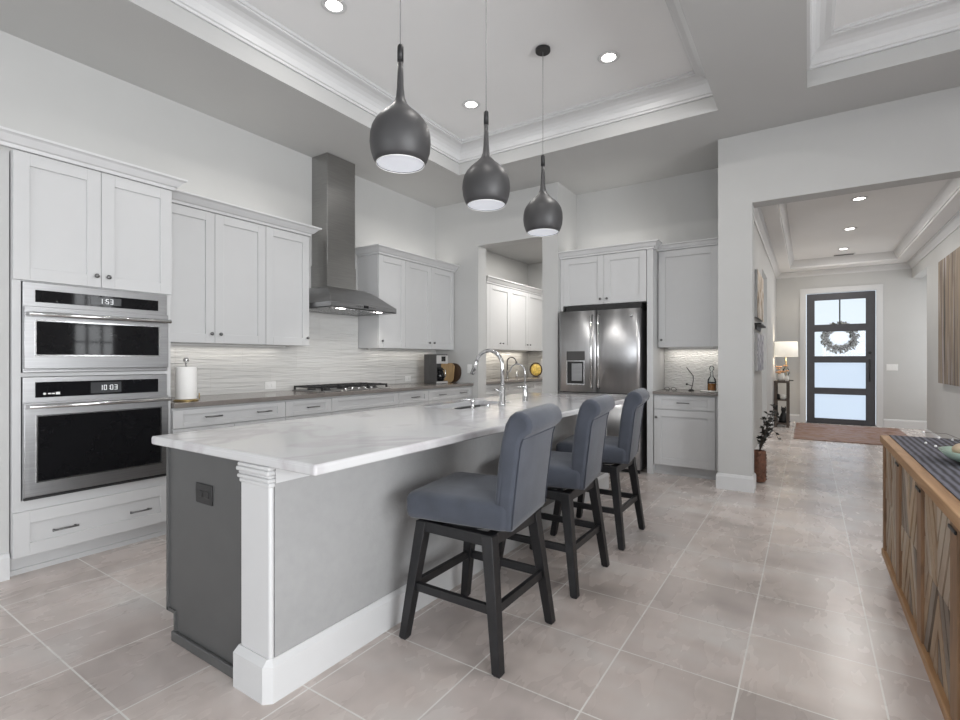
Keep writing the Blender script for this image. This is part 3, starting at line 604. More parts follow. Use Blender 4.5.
# range hood
t = thing('range_hood', 'stainless steel chimney range hood above the cooktop', 'hood', (WL, 3.70, 1.80))
m = MB(); m.box(0.002, 0.255, -0.195, 0.195, 0.262, 1.678, 0.004, 1); m.box(0.002, 0.262, -0.202, 0.202, 0.23, 0.50); m.obj('chimney', 'steeld', t)
m = MB(); hw, dp = 0.462, 0.63
rings = []
for k in range(9):
    u = k/8; v = math.sin(u*PI/2)**1.15; w_ = hw+(0.202-hw)*u; x_ = dp+(0.262-dp)*u; z_ = 0.055+0.205*v
    rings.append([(0.002, -w_, z_), (x_, -w_, z_), (x_, w_, z_), (0.002, w_, z_)])
rings = [[(0.002, -hw, 0), (dp, -hw, 0), (dp, hw, 0), (0.002, hw, 0)]]+rings
m.loft(rings, False, True, False); m.obj('canopy', 'steelh', t)
m = MB(); m.box(0.03, dp-0.03, -hw+0.03, hw-0.03, 0.004, 0.012)
for k in range(18):
    yy = -0.40+k*0.047; m.box(0.06, dp-0.10, yy-0.012, yy+0.012, -0.002, 0.004)
m.obj('grease_filter', 'chrome', t)
m = MB(); m.box(0.002, dp, -hw, -hw+0.03, 0, 0.01); m.box(0.002, dp, hw-0.03, hw, 0, 0.01); m.box(dp-0.03, dp, -hw+0.03, hw-0.03, 0, 0.01); m.obj('rim', 'steelh', t)
MB().box(dp, dp+0.002, -0.035, 0.035, 0.018, 0.048).obj('display', 'bglass', t)
for s_ in (-1, 1):
    for k in range(4): MB().cyl((0, s_*(0.055+k*0.024), 0.033), 0.006, dp, dp+0.003, 10, 'x').obj('button', 'pewter', t)
for yy in (-0.26, 0.26):
    q = MB().cyl((dp-0.07, yy, 0), 0.032, -0.002, 0.006, 16).obj('lamp', 'led', t)
    area('hood_glow', (dp-0.07, yy, -0.006), (0, 0, 0), 0.06, 0.06, 1.2, (1, 0.95, 0.88), 'DISK', 2.4, parent=t)

# gas cooktop
t = thing('gas_cooktop', 'black and steel gas cooktop set into the taupe counter', 'cooktop', (-4.17, 3.66, 0.965))
MB().box(-0.25, 0.26, -0.46, 0.46, 0, 0.010, 0.004, 2).obj('tray', 'steelh', t)
for (bx_, by_, br) in ((-0.12, -0.32, 0.045), (0.12, -0.32, 0.04), (-0.02, 0.0, 0.06), (-0.12, 0.32, 0.04), (0.12, 0.32, 0.045)):
    MB().lathe([(br, 0.010), (br, 0.022), (br*0.75, 0.024), (br*0.75, 0.032), (0.005, 0.034)], (bx_, by_, 0), 16).obj('burner', 'black', t)
for k in range(3):
    yc = -0.305+k*0.305; m = MB(); w_ = 0.148
    for xx in (-0.22, 0.20):
        m.box(xx-0.007, xx+0.007, yc-w_, yc+w_, 0.036, 0.052)
    for yy in (-w_+0.007, w_-0.007): m.box(-0.22, 0.20, yc+yy-0.007, yc+yy+0.007, 0.036, 0.052)
    for xx in (-0.12, -0.01, 0.10): m.box(xx-0.005, xx+0.005, yc-w_, yc+w_, 0.038, 0.054)
    m.box(-0.22, 0.20, yc-0.005, yc+0.005, 0.038, 0.054)
    for xx in (-0.22, 0.20):
        for yy in (-w_+0.007, w_-0.007): m.box(xx-0.008, xx+0.008, yc+yy-0.008, yc+yy+0.008, 0.010, 0.038)
    m.obj('grate', 'black', t)
for k in range(5):
    MB().lathe([(0.019, 0.010), (0.018, 0.028), (0.015, 0.032), (0.002, 0.033)], (0.232, -0.18+k*0.09, 0), 14).obj('knob', 'chrome', t)

# paper towel holder
t = thing('paper_towel_holder', 'white paper towel roll on a brass holder beside the ovens', 'paper towel', (-4.0, 1.955, 0.965))
MB().lathe([(0.085, 0), (0.087, 0.006), (0.080, 0.012), (0.004, 0.014)], (0, 0, 0), 24).obj('base', 'brass', t)
MB().cyl((0, 0, 0), 0.006, 0.012, 0.31, 8).obj('rod', 'chrome', t)
MB().lathe([(0.020, 0.016), (0.072, 0.016), (0.073, 0.02), (0.073, 0.258), (0.072, 0.262), (0.020, 0.262)], (0, 0, 0), 28).obj('paper_roll', 'paper', t)
MB().ball((0, 0, 0.315), 0.021, 14, 10).obj('finial', 'chrome', t)
m = MB(); m.tube([(0.075, 0.06, 0.012), (0.075, 0.06, 0.06)], 0.004, 8); m.obj('tension_arm', 'brass', t)

# outlets
def outlet(name, label, loc, rz, w, h, mat, parent=None):
    if parent is None: t = thing(name, label, 'outlet', loc, rz)
    else:
        t = bpy.data.objects.new(name, None); COL.objects.link(t); t.location = loc; t.rotation_euler = (0, 0, rz); t.parent = parent
    return t
def outlet_mesh(m, w, h, horizontal):
    m.box(-w/2, w/2, -0.006, 0, -h/2, h/2, 0.002, 2)
    for s_ in (-1, 1):
        cx, cz = (s_*w*0.2, 0) if horizontal else (0, s_*h*0.2)
        m.box(cx-0.016, cx+0.016, -0.009, -0.006, cz-0.014, cz+0.014, 0.003, 2)
    return m
for (yy, zz_, lb) in ((2.997, 1.027, 'white outlet plate on the backsplash left of the cooktop'), (5.04, 1.03, 'white outlet plate on the backsplash behind the coffee maker')):
    t = thing('outlet', lb, 'outlet', (WL+0.0145, yy, zz_), R90); outlet_mesh(MB(), 0.12, 0.075, True).obj('plate', 'white_plastic', t)
t = thing('outlet', 'white outlet plate on the gray wall beside the cutting boards', 'outlet', (-3.90, EW-0.0005, 1.16), 0); outlet_mesh(MB(), 0.075, 0.12, False).obj('plate', 'white_plastic', t)

# coffee maker
t = thing('coffee_maker', 'black and chrome drip coffee maker on the taupe counter', 'coffee maker', (-4.06, 5.12, CT), R90)
w_, d_ = 0.25, 0.21
m = MB(); m.box(0, w_, 0.0, d_, 0, 0.035, 0.006, 2); m.box(0, w_, 0.11, d_, 0.035, 0.39, 0.006, 2); m.box(0, w_, 0.0, 0.11, 0.27, 0.39, 0.006, 2); m.box(0, 0.02, 0.0, 0.11, 0.035, 0.27); m.obj('body', 'plastic_gray', t)
MB().box(0.004, w_-0.004, -0.006, 0.0, 0.265, 0.375, 0.003, 2).obj('front_panel', 'silver', t)
MB().box(0.10, 0.19, -0.009, -0.006, 0.295, 0.362, 0.002, 1).obj('display', 'bglass', t)
MB().box(0.004, w_-0.004, -0.004, 0.0, 0.003, 0.030, 0.002, 1).obj('base_trim', 'silver', t)
m = MB(); m.lathe([(0.055, 0.0), (0.068, 0.02), (0.070, 0.08), (0.055, 0.13), (0.045, 0.15)], (0.135, 0.055, 0.037), 20); c = m.obj('carafe', 'bglass', t)
MB().lathe([(0.047, 0.15), (0.047, 0.175), (0.02, 0.18)], (0.135, 0.055, 0.037), 20).obj('lid', 'black', c)
MB().tube([(0.135, -0.005, 0.19), (0.135, -0.045, 0.18), (0.135, -0.05, 0.10), (0.135, -0.015, 0.07)], 0.008, 8).obj('handle', 'chrome', c)
# cutting boards leaning on the end wall
def board(label, x0, x1, h, yb, lean, th, mat, r):
    t = MB(); pts = []
    w = x1-x0
    for (cx, cz, a0) in ((w/2-r, r, -PI/2), (w/2-r, h-r, 0), (-w/2+r, h-r, PI/2), (-w/2+r, r, PI)):
        for k in range(7): pts.append((cx+r*math.cos(a0+k*PI/12), cz+r*math.sin(a0+k*PI/12)))
    t.prism(pts, 'y', 0, th)
    o = t.obj('cutting_board', mat, None, ((x0+x1)/2, yb, CT+0.002), (lean, 0, 0)); tag(o, label, 'cutting board')
board('pale wooden cutting board in front, leaning on the wall by the coffee maker', -4.44, -4.12, 0.27, 5.56, -0.14, 0.018, 'tanwood', 0.06)
board('rounded darker-edged wooden board behind, leaning nearest the gray wall', -4.38, -4.03, 0.27, 5.605, -0.13, 0.018, 'dkwood', 0.12)

# ------------------------------------------------------------------ fridge wall
FY = 5.735
def fr_body(m): m.box(0, 1.09, 0.021, 0.51, 0, 0.585)
t = cabinet('fridge_cabinet', 'deep two-door white cabinet above the refrigerator', (-2.577, FY, 1.945), 0, 1.056, 0.515, 0.585,
        [('door', 0.035, 0.555, 0.0, 0.585, [('k', 0.515, 0.062)]), ('door', 0.555, 1.05, 0.0, 0.585, [('k', 0.597, 0.062)])])
MB().box(0.0, 0.035, 0.0, 0.03, -0.06, 0.585).obj('filler', 'cab', t)
tag(MB().box(-1.519, -1.453, FY, BW-0.003, 0, 2.53).obj('fridge_side_panel', 'cab'), 'tall white end panel right of the refrigerator', 'cabinet panel')
cab_crown('crown_moulding', [(-2.578, FY), (-1.453, FY), (-1.453, 5.86)], 2.532, 2.615, 0.07, 'white crown moulding above the fridge cabinet', (-2.5, -1.55, 5.98, 6.01, 2.2))
t = cabinet('upper_cabinet', 'single-door white upper cabinet right of the refrigerator', (-1.450, 5.93, 1.425), 0, 0.697, 0.325, 1.105,
        [('door', 0.008, 0.64, 0.0, 1.105, [('k', 0.045, 0.085)])])
cab_crown('crown_moulding', [(-1.450, 5.93), (-0.753, 5.93)], 2.532, 2.600, 0.06, 'white crown moulding above the single cabinet right of the fridge')
cabinet('base_cabinet', 'single-door white base cabinet under the small bar counter', (-1.450, FY, 0), 0, 0.697, 0.515, 0.897,
        [('drawer', 0.008, 0.635, 0.735, 0.888, [('p', 0.32, 0.812)]), ('door', 0.008, 0.635, 0.115, 0.730, [('k', 0.036, 0.645)])], 0.113)
tag(MB().box(-1.450, -0.753, 5.705, BW-0.003, 0.899, 0.932, 0.004, 2).obj('bar_countertop', 'greige'), 'short taupe countertop right of the refrigerator', 'countertop')
tag(MB().box(-1.450, -0.753, BW-0.014, BW-0.001, 0.933, 1.424).obj('mosaic_backsplash', 'mosaic'), 'glossy white mosaic backsplash above the small bar counter', 'backsplash')
t = thing('light_strip', 'light strip under the cabinet right of the refrigerator', 'light', (-1.10, BW-0.10, 1.421), 0, 'under cabinet lights')
MB().box(-0.28, 0.28, -0.015, 0.015, -0.010, 0.003).obj('housing', 'white_plastic', t); area('strip_glow', (0, 0, -0.012), (0, 0, 0), 0.56, 0.02, 1.0, (1, 0.95, 0.87), parent=t)
# refrigerator
t = thing('refrigerator', 'stainless french-door refrigerator with water dispenser', 'refrigerator', (-2.05, 5.60, 0))
MB().box(-0.475, 0.475, 0.085, 0.63, 0.03, 1.855, 0.006, 2).obj('body', 'plastic_gray', t)
def fdoor(nm, x0, x1, z0, z1, bulge=0.016):
    m = MB(); rings = []
    n = 12
    top = []
    for k in range(n+1):
        u = k/n; top.append((x0+(x1-x0)*u, 0.012-bulge*(1-(2*u-1)**2)**0.8))
    prof = top+[(x1, 0.078), (x0, 0.078)]
    m.prism(prof, 'z', z0, z1); o = m.obj(nm, 'steel', t)
    for f in o.data.polygons:
        f.use_smooth = abs(f.normal.z) < 0.5 and f.normal.y < -0.5
    return o
dl = fdoor('door', -0.49, -0.022, 0.90, 1.862); dr = fdoor('door', -0.014, 0.49, 0.90, 1.862); fz = fdoor('freezer_drawer', -0.49, 0.49, 0.05, 0.888)
for d_, xx in ((dl, -0.060), (dr, 0.024)):
    MB().tube([(xx, -0.005, 0.955), (xx, -0.055, 0.97), (xx, -0.06, 1.38), (xx, -0.055, 1.79), (xx, -0.005, 1.805)], 0.013, 10).obj('handle', 'chrome', d_)
MB().tube([(-0.42, -0.005, 0.81), (-0.41, -0.055, 0.81), (0.41, -0.055, 0.81), (0.42, -0.005, 0.81)], 0.013, 10).obj('handle', 'chrome', fz)
dp_ = MB().box(-0.385, -0.155, -0.008, 0.005, 1.275, 1.385, 0.003, 1).obj('dispenser_panel', 'plastic_gray', dl)
m = MB(); m.box(-0.385, -0.155, -0.012, 0.003, 0.985, 1.275); m.obj('dispenser_frame', 'chrome', dl)
m = MB(); m.box(-0.372, -0.168, -0.0135, -0.012, 1.0, 1.262); m.obj('dispenser_recess', 'dark', dl)
m = MB(); m.box(-0.315, -0.185, -0.020, -0.0135, 1.03, 1.24, 0.004, 2); m.obj('dispenser_paddle', 'steelh', dl)
m = MB(); m.cyl((0.395, 0, 1.785), 0.014, -0.012, 0.0, 14, 'y'); m.obj('maker_badge', 'chrome', dr)
MB().box(-0.44, 0.475, 0.10, 0.40, 1.855, 1.935).obj('hinge_cover', 'dark', t)
MB().box(-0.47, 0.47, 0.06, 0.085, 0.0, 0.05).obj('kick_grille', 'black', t)

# items on the bar counter
BZ = 0.9325
t = thing('bottle', 'amber liquor decanter on the small bar counter by the column', 'bottle', (-0.885, 5.98, BZ+0.012))
MB().lathe([(0.035, 0), (0.040, 0.004), (0.040, 0.075), (0.030, 0.078)], (0, 0, 0), 18).obj('liquor', 'amber', t)
MB().lathe([(0.042, 0.0), (0.044, 0.004), (0.044, 0.10), (0.040, 0.125), (0.018, 0.155), (0.014, 0.19), (0.018, 0.20)], (0, 0, 0), 18).obj('glass', 'bottle', t)
MB().lathe([(0.012, 0.201), (0.010, 0.215), (0.022, 0.228), (0.026, 0.248), (0.014, 0.27), (0.002, 0.274)], (0, 0, 0), 14).obj('stopper', 'bottle', t)
MB().lathe([(0.0445, 0.083), (0.0445, 0.095)], (0, 0, 0), 18).obj('band', 'black', t)
m = MB(); m.lathe([(0.115, 0), (0.12, 0.008), (0.115, 0.012), (0.005, 0.0115)], (0, 0, 0), 28); tag(m.obj('round_tray', 'ceramic', None, (-0.885, 5.98, BZ)), 'round white tray under the amber decanter', 'tray')
t = thing('twig_ornament', 'thin black twig ornament on the small bar counter', 'ornament', (-1.10, 6.0, BZ))
MB().lathe([(0.03, 0), (0.03, 0.012), (0.01, 0.02)], (0, 0, 0), 14).obj('base', 'black', t)
m = MB(); m.tube([(0, 0, 0.015), (0.012, 0, 0.06), (0.022, 0, 0.12), (0.02, 0, 0.17), (-0.01, 0, 0.21), (-0.04, 0, 0.25), (-0.052, 0, 0.27)], [0.004, 0.004, 0.004, 0.006, 0.006, 0.005, 0.003], 8); m.obj('twig', 'black', t)
m = MB(); m.ball((-0.045, -0.01, 0.075), 0.013, 10, 8); m.tube([(0.012, 0, 0.055), (-0.045, -0.01, 0.075)], 0.003, 6); m.obj('bud', 'black', t)
t = thing('reading_glasses', 'dark folded eyeglasses lying on the small bar counter', 'glasses', (-1.29, 5.84, BZ))
m = MB()
for s_ in (-1, 1):
    m.tube([(s_*0.035+0.026*math.cos(k*PI/6), 0, 0.022+0.02*math.sin(k*PI/6)) for k in range(13)], 0.003, 6)
m.tube([(-0.009, 0, 0.024), (0.009, 0, 0.024)], 0.003, 6); m.obj('frame', 'black', t)
m = MB()
for s_ in (-1, 1): m.tube([(s_*0.062, 0, 0.025), (s_*0.06, 0.06, 0.012), (s_*0.03, 0.09, 0.004)], 0.0028, 6)
m.obj('temples', 'black', t)

# ------------------------------------------------------------------ pantry beyond the opening
PX = -4.10
for k, (y0, y1, lb) in enumerate(((6.50, 7.118, 'white upper cabinet nearest the opening in the back pantry'), (7.12, 7.758, 'middle white upper cabinet in the back pantry'), (7.76, 8.40, 'far white upper cabinet in the back pantry'))):
    w = y1-y0; kx = w-0.05 if k != 2 else 0.05
    if k == 0: kk = [('k', w-0.24, 0.10), ('k', w-0.33, 0.10)]
    else: kk = [('k', kx, 0.10)]
    cabinet('upper_cabinet', lb, (PX, y0, 1.445), R90, w, 0.395, 1.015, [('door', 0, w, 0, 1.015, kk)])
tag(MB().box(WL+0.005, PX-0.0, 6.40, 6.498, 1.445, 2.46).obj('cabinet_end_panel', 'cab'), 'white end panel of the back pantry cabinets nearest the opening', 'cabinet panel')
cab_crown('crown_moulding', [(WL+0.01, 6.40), (PX, 6.40), (PX, 8.48)], 2.462, 2.555, 0.08, 'white crown moulding on the back pantry cabinets')
for k, (y0, y1, lb) in enumerate(((5.88, 6.75, 'white base cabinet nearest the opening in the back pantry'), (6.752, 7.62, 'middle white base cabinet in the back pantry'), (7.622, 8.48, 'far white base cabinet in the back pantry'))):
    w = y1-y0
    cabinet('base_cabinet', lb, (-3.87, y0, 0), R90, w, 0.625, BT, [('drawer', 0, w, 0.775, 0.912, [('p', w/2, 0.845)]), ('door', 0, w/2, 0.12, 0.77, None), ('door', w/2, w, 0.12, 0.77, None)], 0.118)
tag(MB().box(WL+0.002, -3.845, 5.865, 8.495, BT+0.003, 0.965, 0.004, 2).obj('pantry_countertop', 'greige'), 'taupe countertop in the back pantry', 'countertop')
m = MB(); m.box(WL+0.001, WL+0.014, 5.87, 8.495, CT, 1.44); tag(m.obj('tile_backsplash', 'splash'), 'white tile backsplash along the back pantry counter', 'backsplash')
tag(MB().box(WL+0.016, -3.86, 8.487, 8.499, CT, 1.44).obj('tile_backsplash', 'splashx'), 'white tile backsplash on the far end wall of the pantry', 'backsplash')
t = thing('light_strip', 'light strip under the back pantry cabinets', 'light', (WL+0.12, 7.4, 1.441), 0, 'under cabinet lights')
MB().box(-0.015, 0.015, -0.8, 0.8, -0.010, 0.003).obj('housing', 'white_plastic', t); area('strip_glow', (0, 0, -0.012), (0, 0, 0), 0.02, 1.6, 3.0, (1, 0.92, 0.80), parent=t)
def gooseneck(t, x0, h, r, reach, rt, mat, n=14, drop=0.09, spout_r=None):
    # rises at x0 and arcs towards -x ; local coordinates
    pts = [(x0, 0, 0.10), (x0, 0, h-r)]
    for k in range(1, n+1):
        a = PI*k/n*0.84; pts.append((x0-reach/2+reach/2*math.cos(a), 0, h-r+r*math.sin(a)))
    last = pts[-1]; pts.append((last[0]-drop*0.42, 0, last[2]-drop))
    MB().tube(pts, rt, 12).obj('spout', mat, t)
    return pts[-1], last
t = thing('pantry_faucet', 'dark gooseneck faucet on the back pantry counter', 'faucet', (-4.27, 7.32, CT), PI)
MB().lathe([(0.03, 0), (0.03, 0.008), (0.022, 0.012), (0.024, 0.11), (0.016, 0.13)], (0, 0, 0), 16).obj('base', 'pewter', t)
e_, l_ = gooseneck(t, 0, 0.36, 0.08, 0.17, 0.011, 'pewter', drop=0.05)
MB().lathe([(0.016, 0), (0.02, 0.03), (0.014, 0.055)], (e_[0], 0, e_[2]-0.03), 12).obj('spray_head', 'pewter', t)
t = thing('decorative_plate', 'round yellow patterned plate propped up on the back pantry counter', 'plate', (-4.20, 8.25, CT))
m = MB(); m.lathe([(0.02, -0.006), (0.10, -0.006), (0.115, 0.004), (0.02, 0.006)], (0, 0, 0.136), 28, True, 'y'); m.obj('face', 'lemon', t)
m = MB(); m.tube([(0.122*math.cos(k*PI/12), 0, 0.136+0.122*math.sin(k*PI/12)) for k in range(25)], 0.011, 8); m.obj('rim', 'dkwood', t)
m = MB(); m.box(-0.06, 0.06, -0.03, 0.05, 0.0005, 0.010); m.tube([(0, 0.04, 0.01), (0, 0.03, 0.15)], 0.006, 6); m.obj('stand', 'black', t)
t = thing('soap_bottle', 'small chrome soap bottle beside the back pantry faucet', 'soap bottle', (-4.18, 7.50, CT))
MB().lathe([(0.025, 0), (0.027, 0.004), (0.027, 0.09), (0.012, 0.11), (0.012, 0.13)], (0, 0, 0), 14).obj('bottle', 'chrome', t)
MB().tube([(0, 0, 0.13), (0, 0, 0.15), (0.035, 0, 0.155)], 0.005, 6).obj('pump', 'chrome', t)

# ------------------------------------------------------------------ island
IX0, IX1, IY0, IY1 = -2.487, -1.68, 1.135, 4.86
t = thing('kitchen_island', 'kitchen island with charcoal end, white corner post and gray textured back', 'island', (-2.05, 3.0, 0))
ox, oy = -2.05, 3.0
def L_(m, x0, x1, y0, y1, z0, z1, b=0, s_=2): m.box(x0-ox, x1-ox, y0-oy, y1-oy, z0, z1, b, s_)
m = MB(); L_(m, -1.85, IX1, 1.142, IY1, 0, 0.815); m.obj('back_wall', 'knee', t)
m = MB(); L_(m, -1.85, IX1+0.006, 1.142, IY1, 0.815, 0.878); m.obj('apron_trim', 'trim', t)
# corner post with capital and plinth
m = MB(); L_(m, -1.872, -1.680, 1.120, 1.142, 0.15, 0.82, 0.009, 3)
for (a, z0, z1) in ((0.004, 0.800, 0.818), (0.010, 0.818, 0.834), (0.006, 0.834, 0.846), (0.013, 0.846, 0.864), (0.009, 0.864, 0.879)):
    L_(m, -1.872-a, -1.680+min(a, 0.008), 1.120-a, 1.142, z0, z1, 0.006, 3)
m.obj('corner_post', 'trim', t)
m = MB(); m.prism([(-1.882-ox, 1.096-oy), (-1.690-ox, 1.096-oy), (-1.661-ox, 1.122-oy), (-1.661-ox, 1.30-oy), (-1.882-ox, 1.30-oy)], 'z', 0, 0.135)
m.loft([[(-1.882-ox, 1.096-oy, 0.135), (-1.690-ox, 1.096-oy, 0.135), (-1.661-ox, 1.122-oy, 0.135), (-1.661-ox, 1.30-oy, 0.135), (-1.882-ox, 1.30-oy, 0.135)], [(-1.876-ox, 1.116-oy, 0.158), (-1.69-ox, 1.116-oy, 0.158), (-1.676-ox, 1.13-oy, 0.158), (-1.676-ox, 1.30-oy, 0.158), (-1.876-ox, 1.30-oy, 0.158)]], False, True, False)
m.obj('post_plinth', 'trim', t)
m = MB(); m.sweep([(IX1-ox, IY1-oy), (IX1-ox, 1.30-oy)], [(0, 0), (0.019, 0), (0.019, 0.135), (0.004, 0.158), (0, 0.158)], False, 1); m.obj('baseboard', 'trim', t)
# charcoal end panel with toe notch, edge strips and shoe
m = MB(); m.prism([(-2.487-ox, 0.878), (-1.866-ox, 0.878), (-1.866-ox, 0), (-2.420-ox, 0), (-2.420-ox, 0.122), (-2.487-ox, 0.122)], 'y', IY0-oy, IY0+0.02-oy)
L_(m, -2.487, -2.472, IY0-0.008, IY0, 0.122, 0.878); L_(m, -2.487, -2.41, IY0-0.008, IY0, 0.122, 0.137); L_(m, -2.42, -2.405, IY0-0.008, IY0, 0.0, 0.122); L_(m, -2.426, -1.89, IY0-0.016, IY0, 0.0, 0.045, 0.003, 1)
m.obj('end_panel', 'grayp', t)
m = MB(); L_(m, -2.466, -1.86, IY0+0.02, 4.84, 0.122, 0.70); L_(m, -2.40, -1.86, IY0+0.02, 4.84, 0, 0.122)
L_(m, -2.466, -1.86, IY0+0.02, 2.80, 0.70, 0.878); L_(m, -2.466, -1.86, 3.80, 4.84, 0.70, 0.878); L_(m, -2.466, -2.45, 2.80, 3.80, 0.70, 0.878)
m.obj('body', 'grayp', t)
def isl_front(y0, y1, z0, z1, hz, kind):
    e = bpy.data.objects.new(kind, shaker(MB(), 0, y1-y0, z0, z1).obj(kind+'_tmp', 'grayp').data)
    tmp = bpy.data.objects[kind+'_tmp'] if kind+'_tmp' in bpy.data.objects else None
    if tmp: bpy.data.objects.remove(tmp)
    COL.objects.link(e); e.parent = t; e.location = (-2.488-ox, y1-oy, 0); e.rotation_euler = (0, 0, -R90)
    if kind == 'drawer': pull(e, (y1-y0)/2, hz)
    else: knob(e, (y1-y0)-0.05, hz)
for (y0, y1) in ((1.16, 1.98), (1.98, 2.80), (3.80, 4.84)):
    for (z0, z1) in ((0.125, 0.39), (0.393, 0.655), (0.658, 0.872)): isl_front(y0+.002, y1-.002, z0, z1, (z0+z1)/2, 'drawer')
for (y0, y1) in ((2.80, 3.30), (3.30, 3.80)): isl_front(y0+.002, y1-.002, 0.125, 0.872, 0.75, 'door')
q = outlet_mesh(MB(), 0.13, 0.085, True).obj('outlet', 'black', t, (-2.163-ox, IY0-0.0005-oy, 0.705)); q['label'] = 'black outlet on the charcoal end panel'
# countertop with sink cut-out
SX0, SX1, SY0, SY1 = -2.47, -2.115, 2.95, 3.72
CX0, CX1, CY0, CY1 = -2.602, -1.408, 1.110, 4.90
m = MB(); bm = m.bm
def ring(x0, x1, y0, y1, z, r=0.0):
    if r == 0: return [(x0, y0, z), (x1, y0, z), (x1, y1, z), (x0, y1, z)]
    pts = []
    for (cx, cy, a0) in ((x0+r, y0+r, PI), (x1-r, y0+r, 1.5*PI), (x1-r, y1-r, 0), (x0+r, y1-r, PI/2)):
        for k in range(5): pts.append((cx+r*math.cos(a0+k*PI/8), cy+r*math.sin(a0+k*PI/8), z))
    return pts
zb, ztp = 0.8805, 0.920
o_r = [ring(CX0+i, CX1-i, CY0+i, CY1-i, z, max(0.012-i, 0.004)) for (i, z) in ((0.006, zb), (0.001, zb+0.004), (0, zb+0.010), (0, ztp-0.012), (0.002, ztp-0.005), (0.006, ztp-0.001), (0.012, ztp))]
i_r = [ring(SX0, SX1, SY0, SY1, z, 0.02) for z in (ztp, zb)]
allr = o_r+i_r+[o_r[0]]
rv = [[bm.verts.new(p) for p in r] for r in allr[:-1]]; rv.append(rv[0])
for a, b in zip(rv, rv[1:]):
    for i in range(20): m._f([a[i], a[(i+1) % 20], b[(i+1) % 20], b[i]], False)
tag(m.obj('island_countertop', 'quartz'), 'white quartz island countertop with faint gray veins', 'countertop')
t = thing('sink', 'stainless undermount sink in the white island countertop', 'sink', ((SX0+SX1)/2, (SY0+SY1)/2, 0.715))
a, b = (SX1-SX0)/2, (SY1-SY0)/2
m = MB(); rg = [ring(-a-0.012, a+0.012, -b-0.012, b+0.012, 0.1645, 0.03), ring(-a-0.003, a+0.003, -b-0.003, b+0.003, 0.1645, 0.024), ring(-a, a, -b, b, 0.15, 0.03), ring(-a+0.008, a-0.008, -b+0.008, b-0.008, 0.02, 0.04), ring(-a+0.03, a-0.03, -b+0.03, b-0.03, 0.006, 0.03)]
m.loft(rg, False, True, True); m.obj('basin', 'steelh', t)
MB().lathe([(0.045, 0.006), (0.045, 0.010), (0.03, 0.008), (0.004, 0.007)], (0, 0, 0), 16).obj('drain', 'chrome', t)
IZ = 0.9205
t = thing('kitchen_faucet', 'tall brushed gooseneck faucet at the island sink', 'faucet', (-2.02, 3.385, IZ))
MB().lathe([(0.030, 0), (0.030, 0.012), (0.026, 0.016), (0.026, 0.135), (0.020, 0.15), (0.016, 0.158)], (0, 0, 0), 20).obj('base', 'chrome', t)
e_, l_ = gooseneck(t, 0, 0.435, 0.125, 0.25, 0.0155, 'chrome', 18, 0.02)
d = Vector((e_[0]-l_[0], 0, e_[2]-l_[2])).normalized()
MB().tube([tuple(Vector(e_)), tuple(Vector(e_)+d*0.03), tuple(Vector(e_)+d*0.115)], [0.0155, 0.018, 0.020], 14).obj('spray_head', 'chrome', t)
m = MB(); m.tube([(0, -0.026, 0.11), (0, -0.055, 0.115), (-0.02, -0.075, 0.135)], [0.008, 0.007, 0.006], 8); m.box(-0.014, 0.014, -0.030, -0.024, 0.085, 0.10); m.obj('lever', 'chrome', t)
t = thing('filter_faucet', 'slim thin-necked filter faucet right of the main island faucet', 'faucet', (-2.05, 3.82, IZ))
MB().lathe([(0.024, 0), (0.024, 0.006), (0.020, 0.012), (0.021, 0.125), (0.023, 0.135), (0.008, 0.14)], (0, 0, 0), 18).obj('base', 'chrome', t)
gooseneck(t, 0, 0.325, 0.075, 0.15, 0.0065, 'chrome', 14, 0.03)
MB().tube([(0, -0.018, 0.125), (-0.01, -0.05, 0.128), (-0.03, -0.075, 0.128)], 0.006, 8).obj('lever', 'chrome', t)
t = thing('soap_dispenser', 'chrome soap dispenser beside the island sink', 'soap dispenser', (-2.055, 3.02, IZ))
MB().lathe([(0.024, 0), (0.024, 0.006), (0.012, 0.010), (0.012, 0.045), (0.016, 0.05), (0.016, 0.072), (0.004, 0.074)], (0, 0, 0), 16).obj('base', 'chrome', t)
MB().tube([(0.0, 0, 0.066), (-0.05, -0.025, 0.070), (-0.085, -0.045, 0.060)], 0.007, 8).obj('nozzle', 'chrome', t)
t = thing('air_switch', 'low round chrome disposal button by the island faucet', 'switch', (-2.04, 3.20, IZ))
MB().lathe([(0.024, 0), (0.024, 0.008), (0.02, 0.012), (0.016, 0.013), (0.014, 0.020), (0.002, 0.021)], (0, 0, 0), 16).obj('button', 'chrome', t)

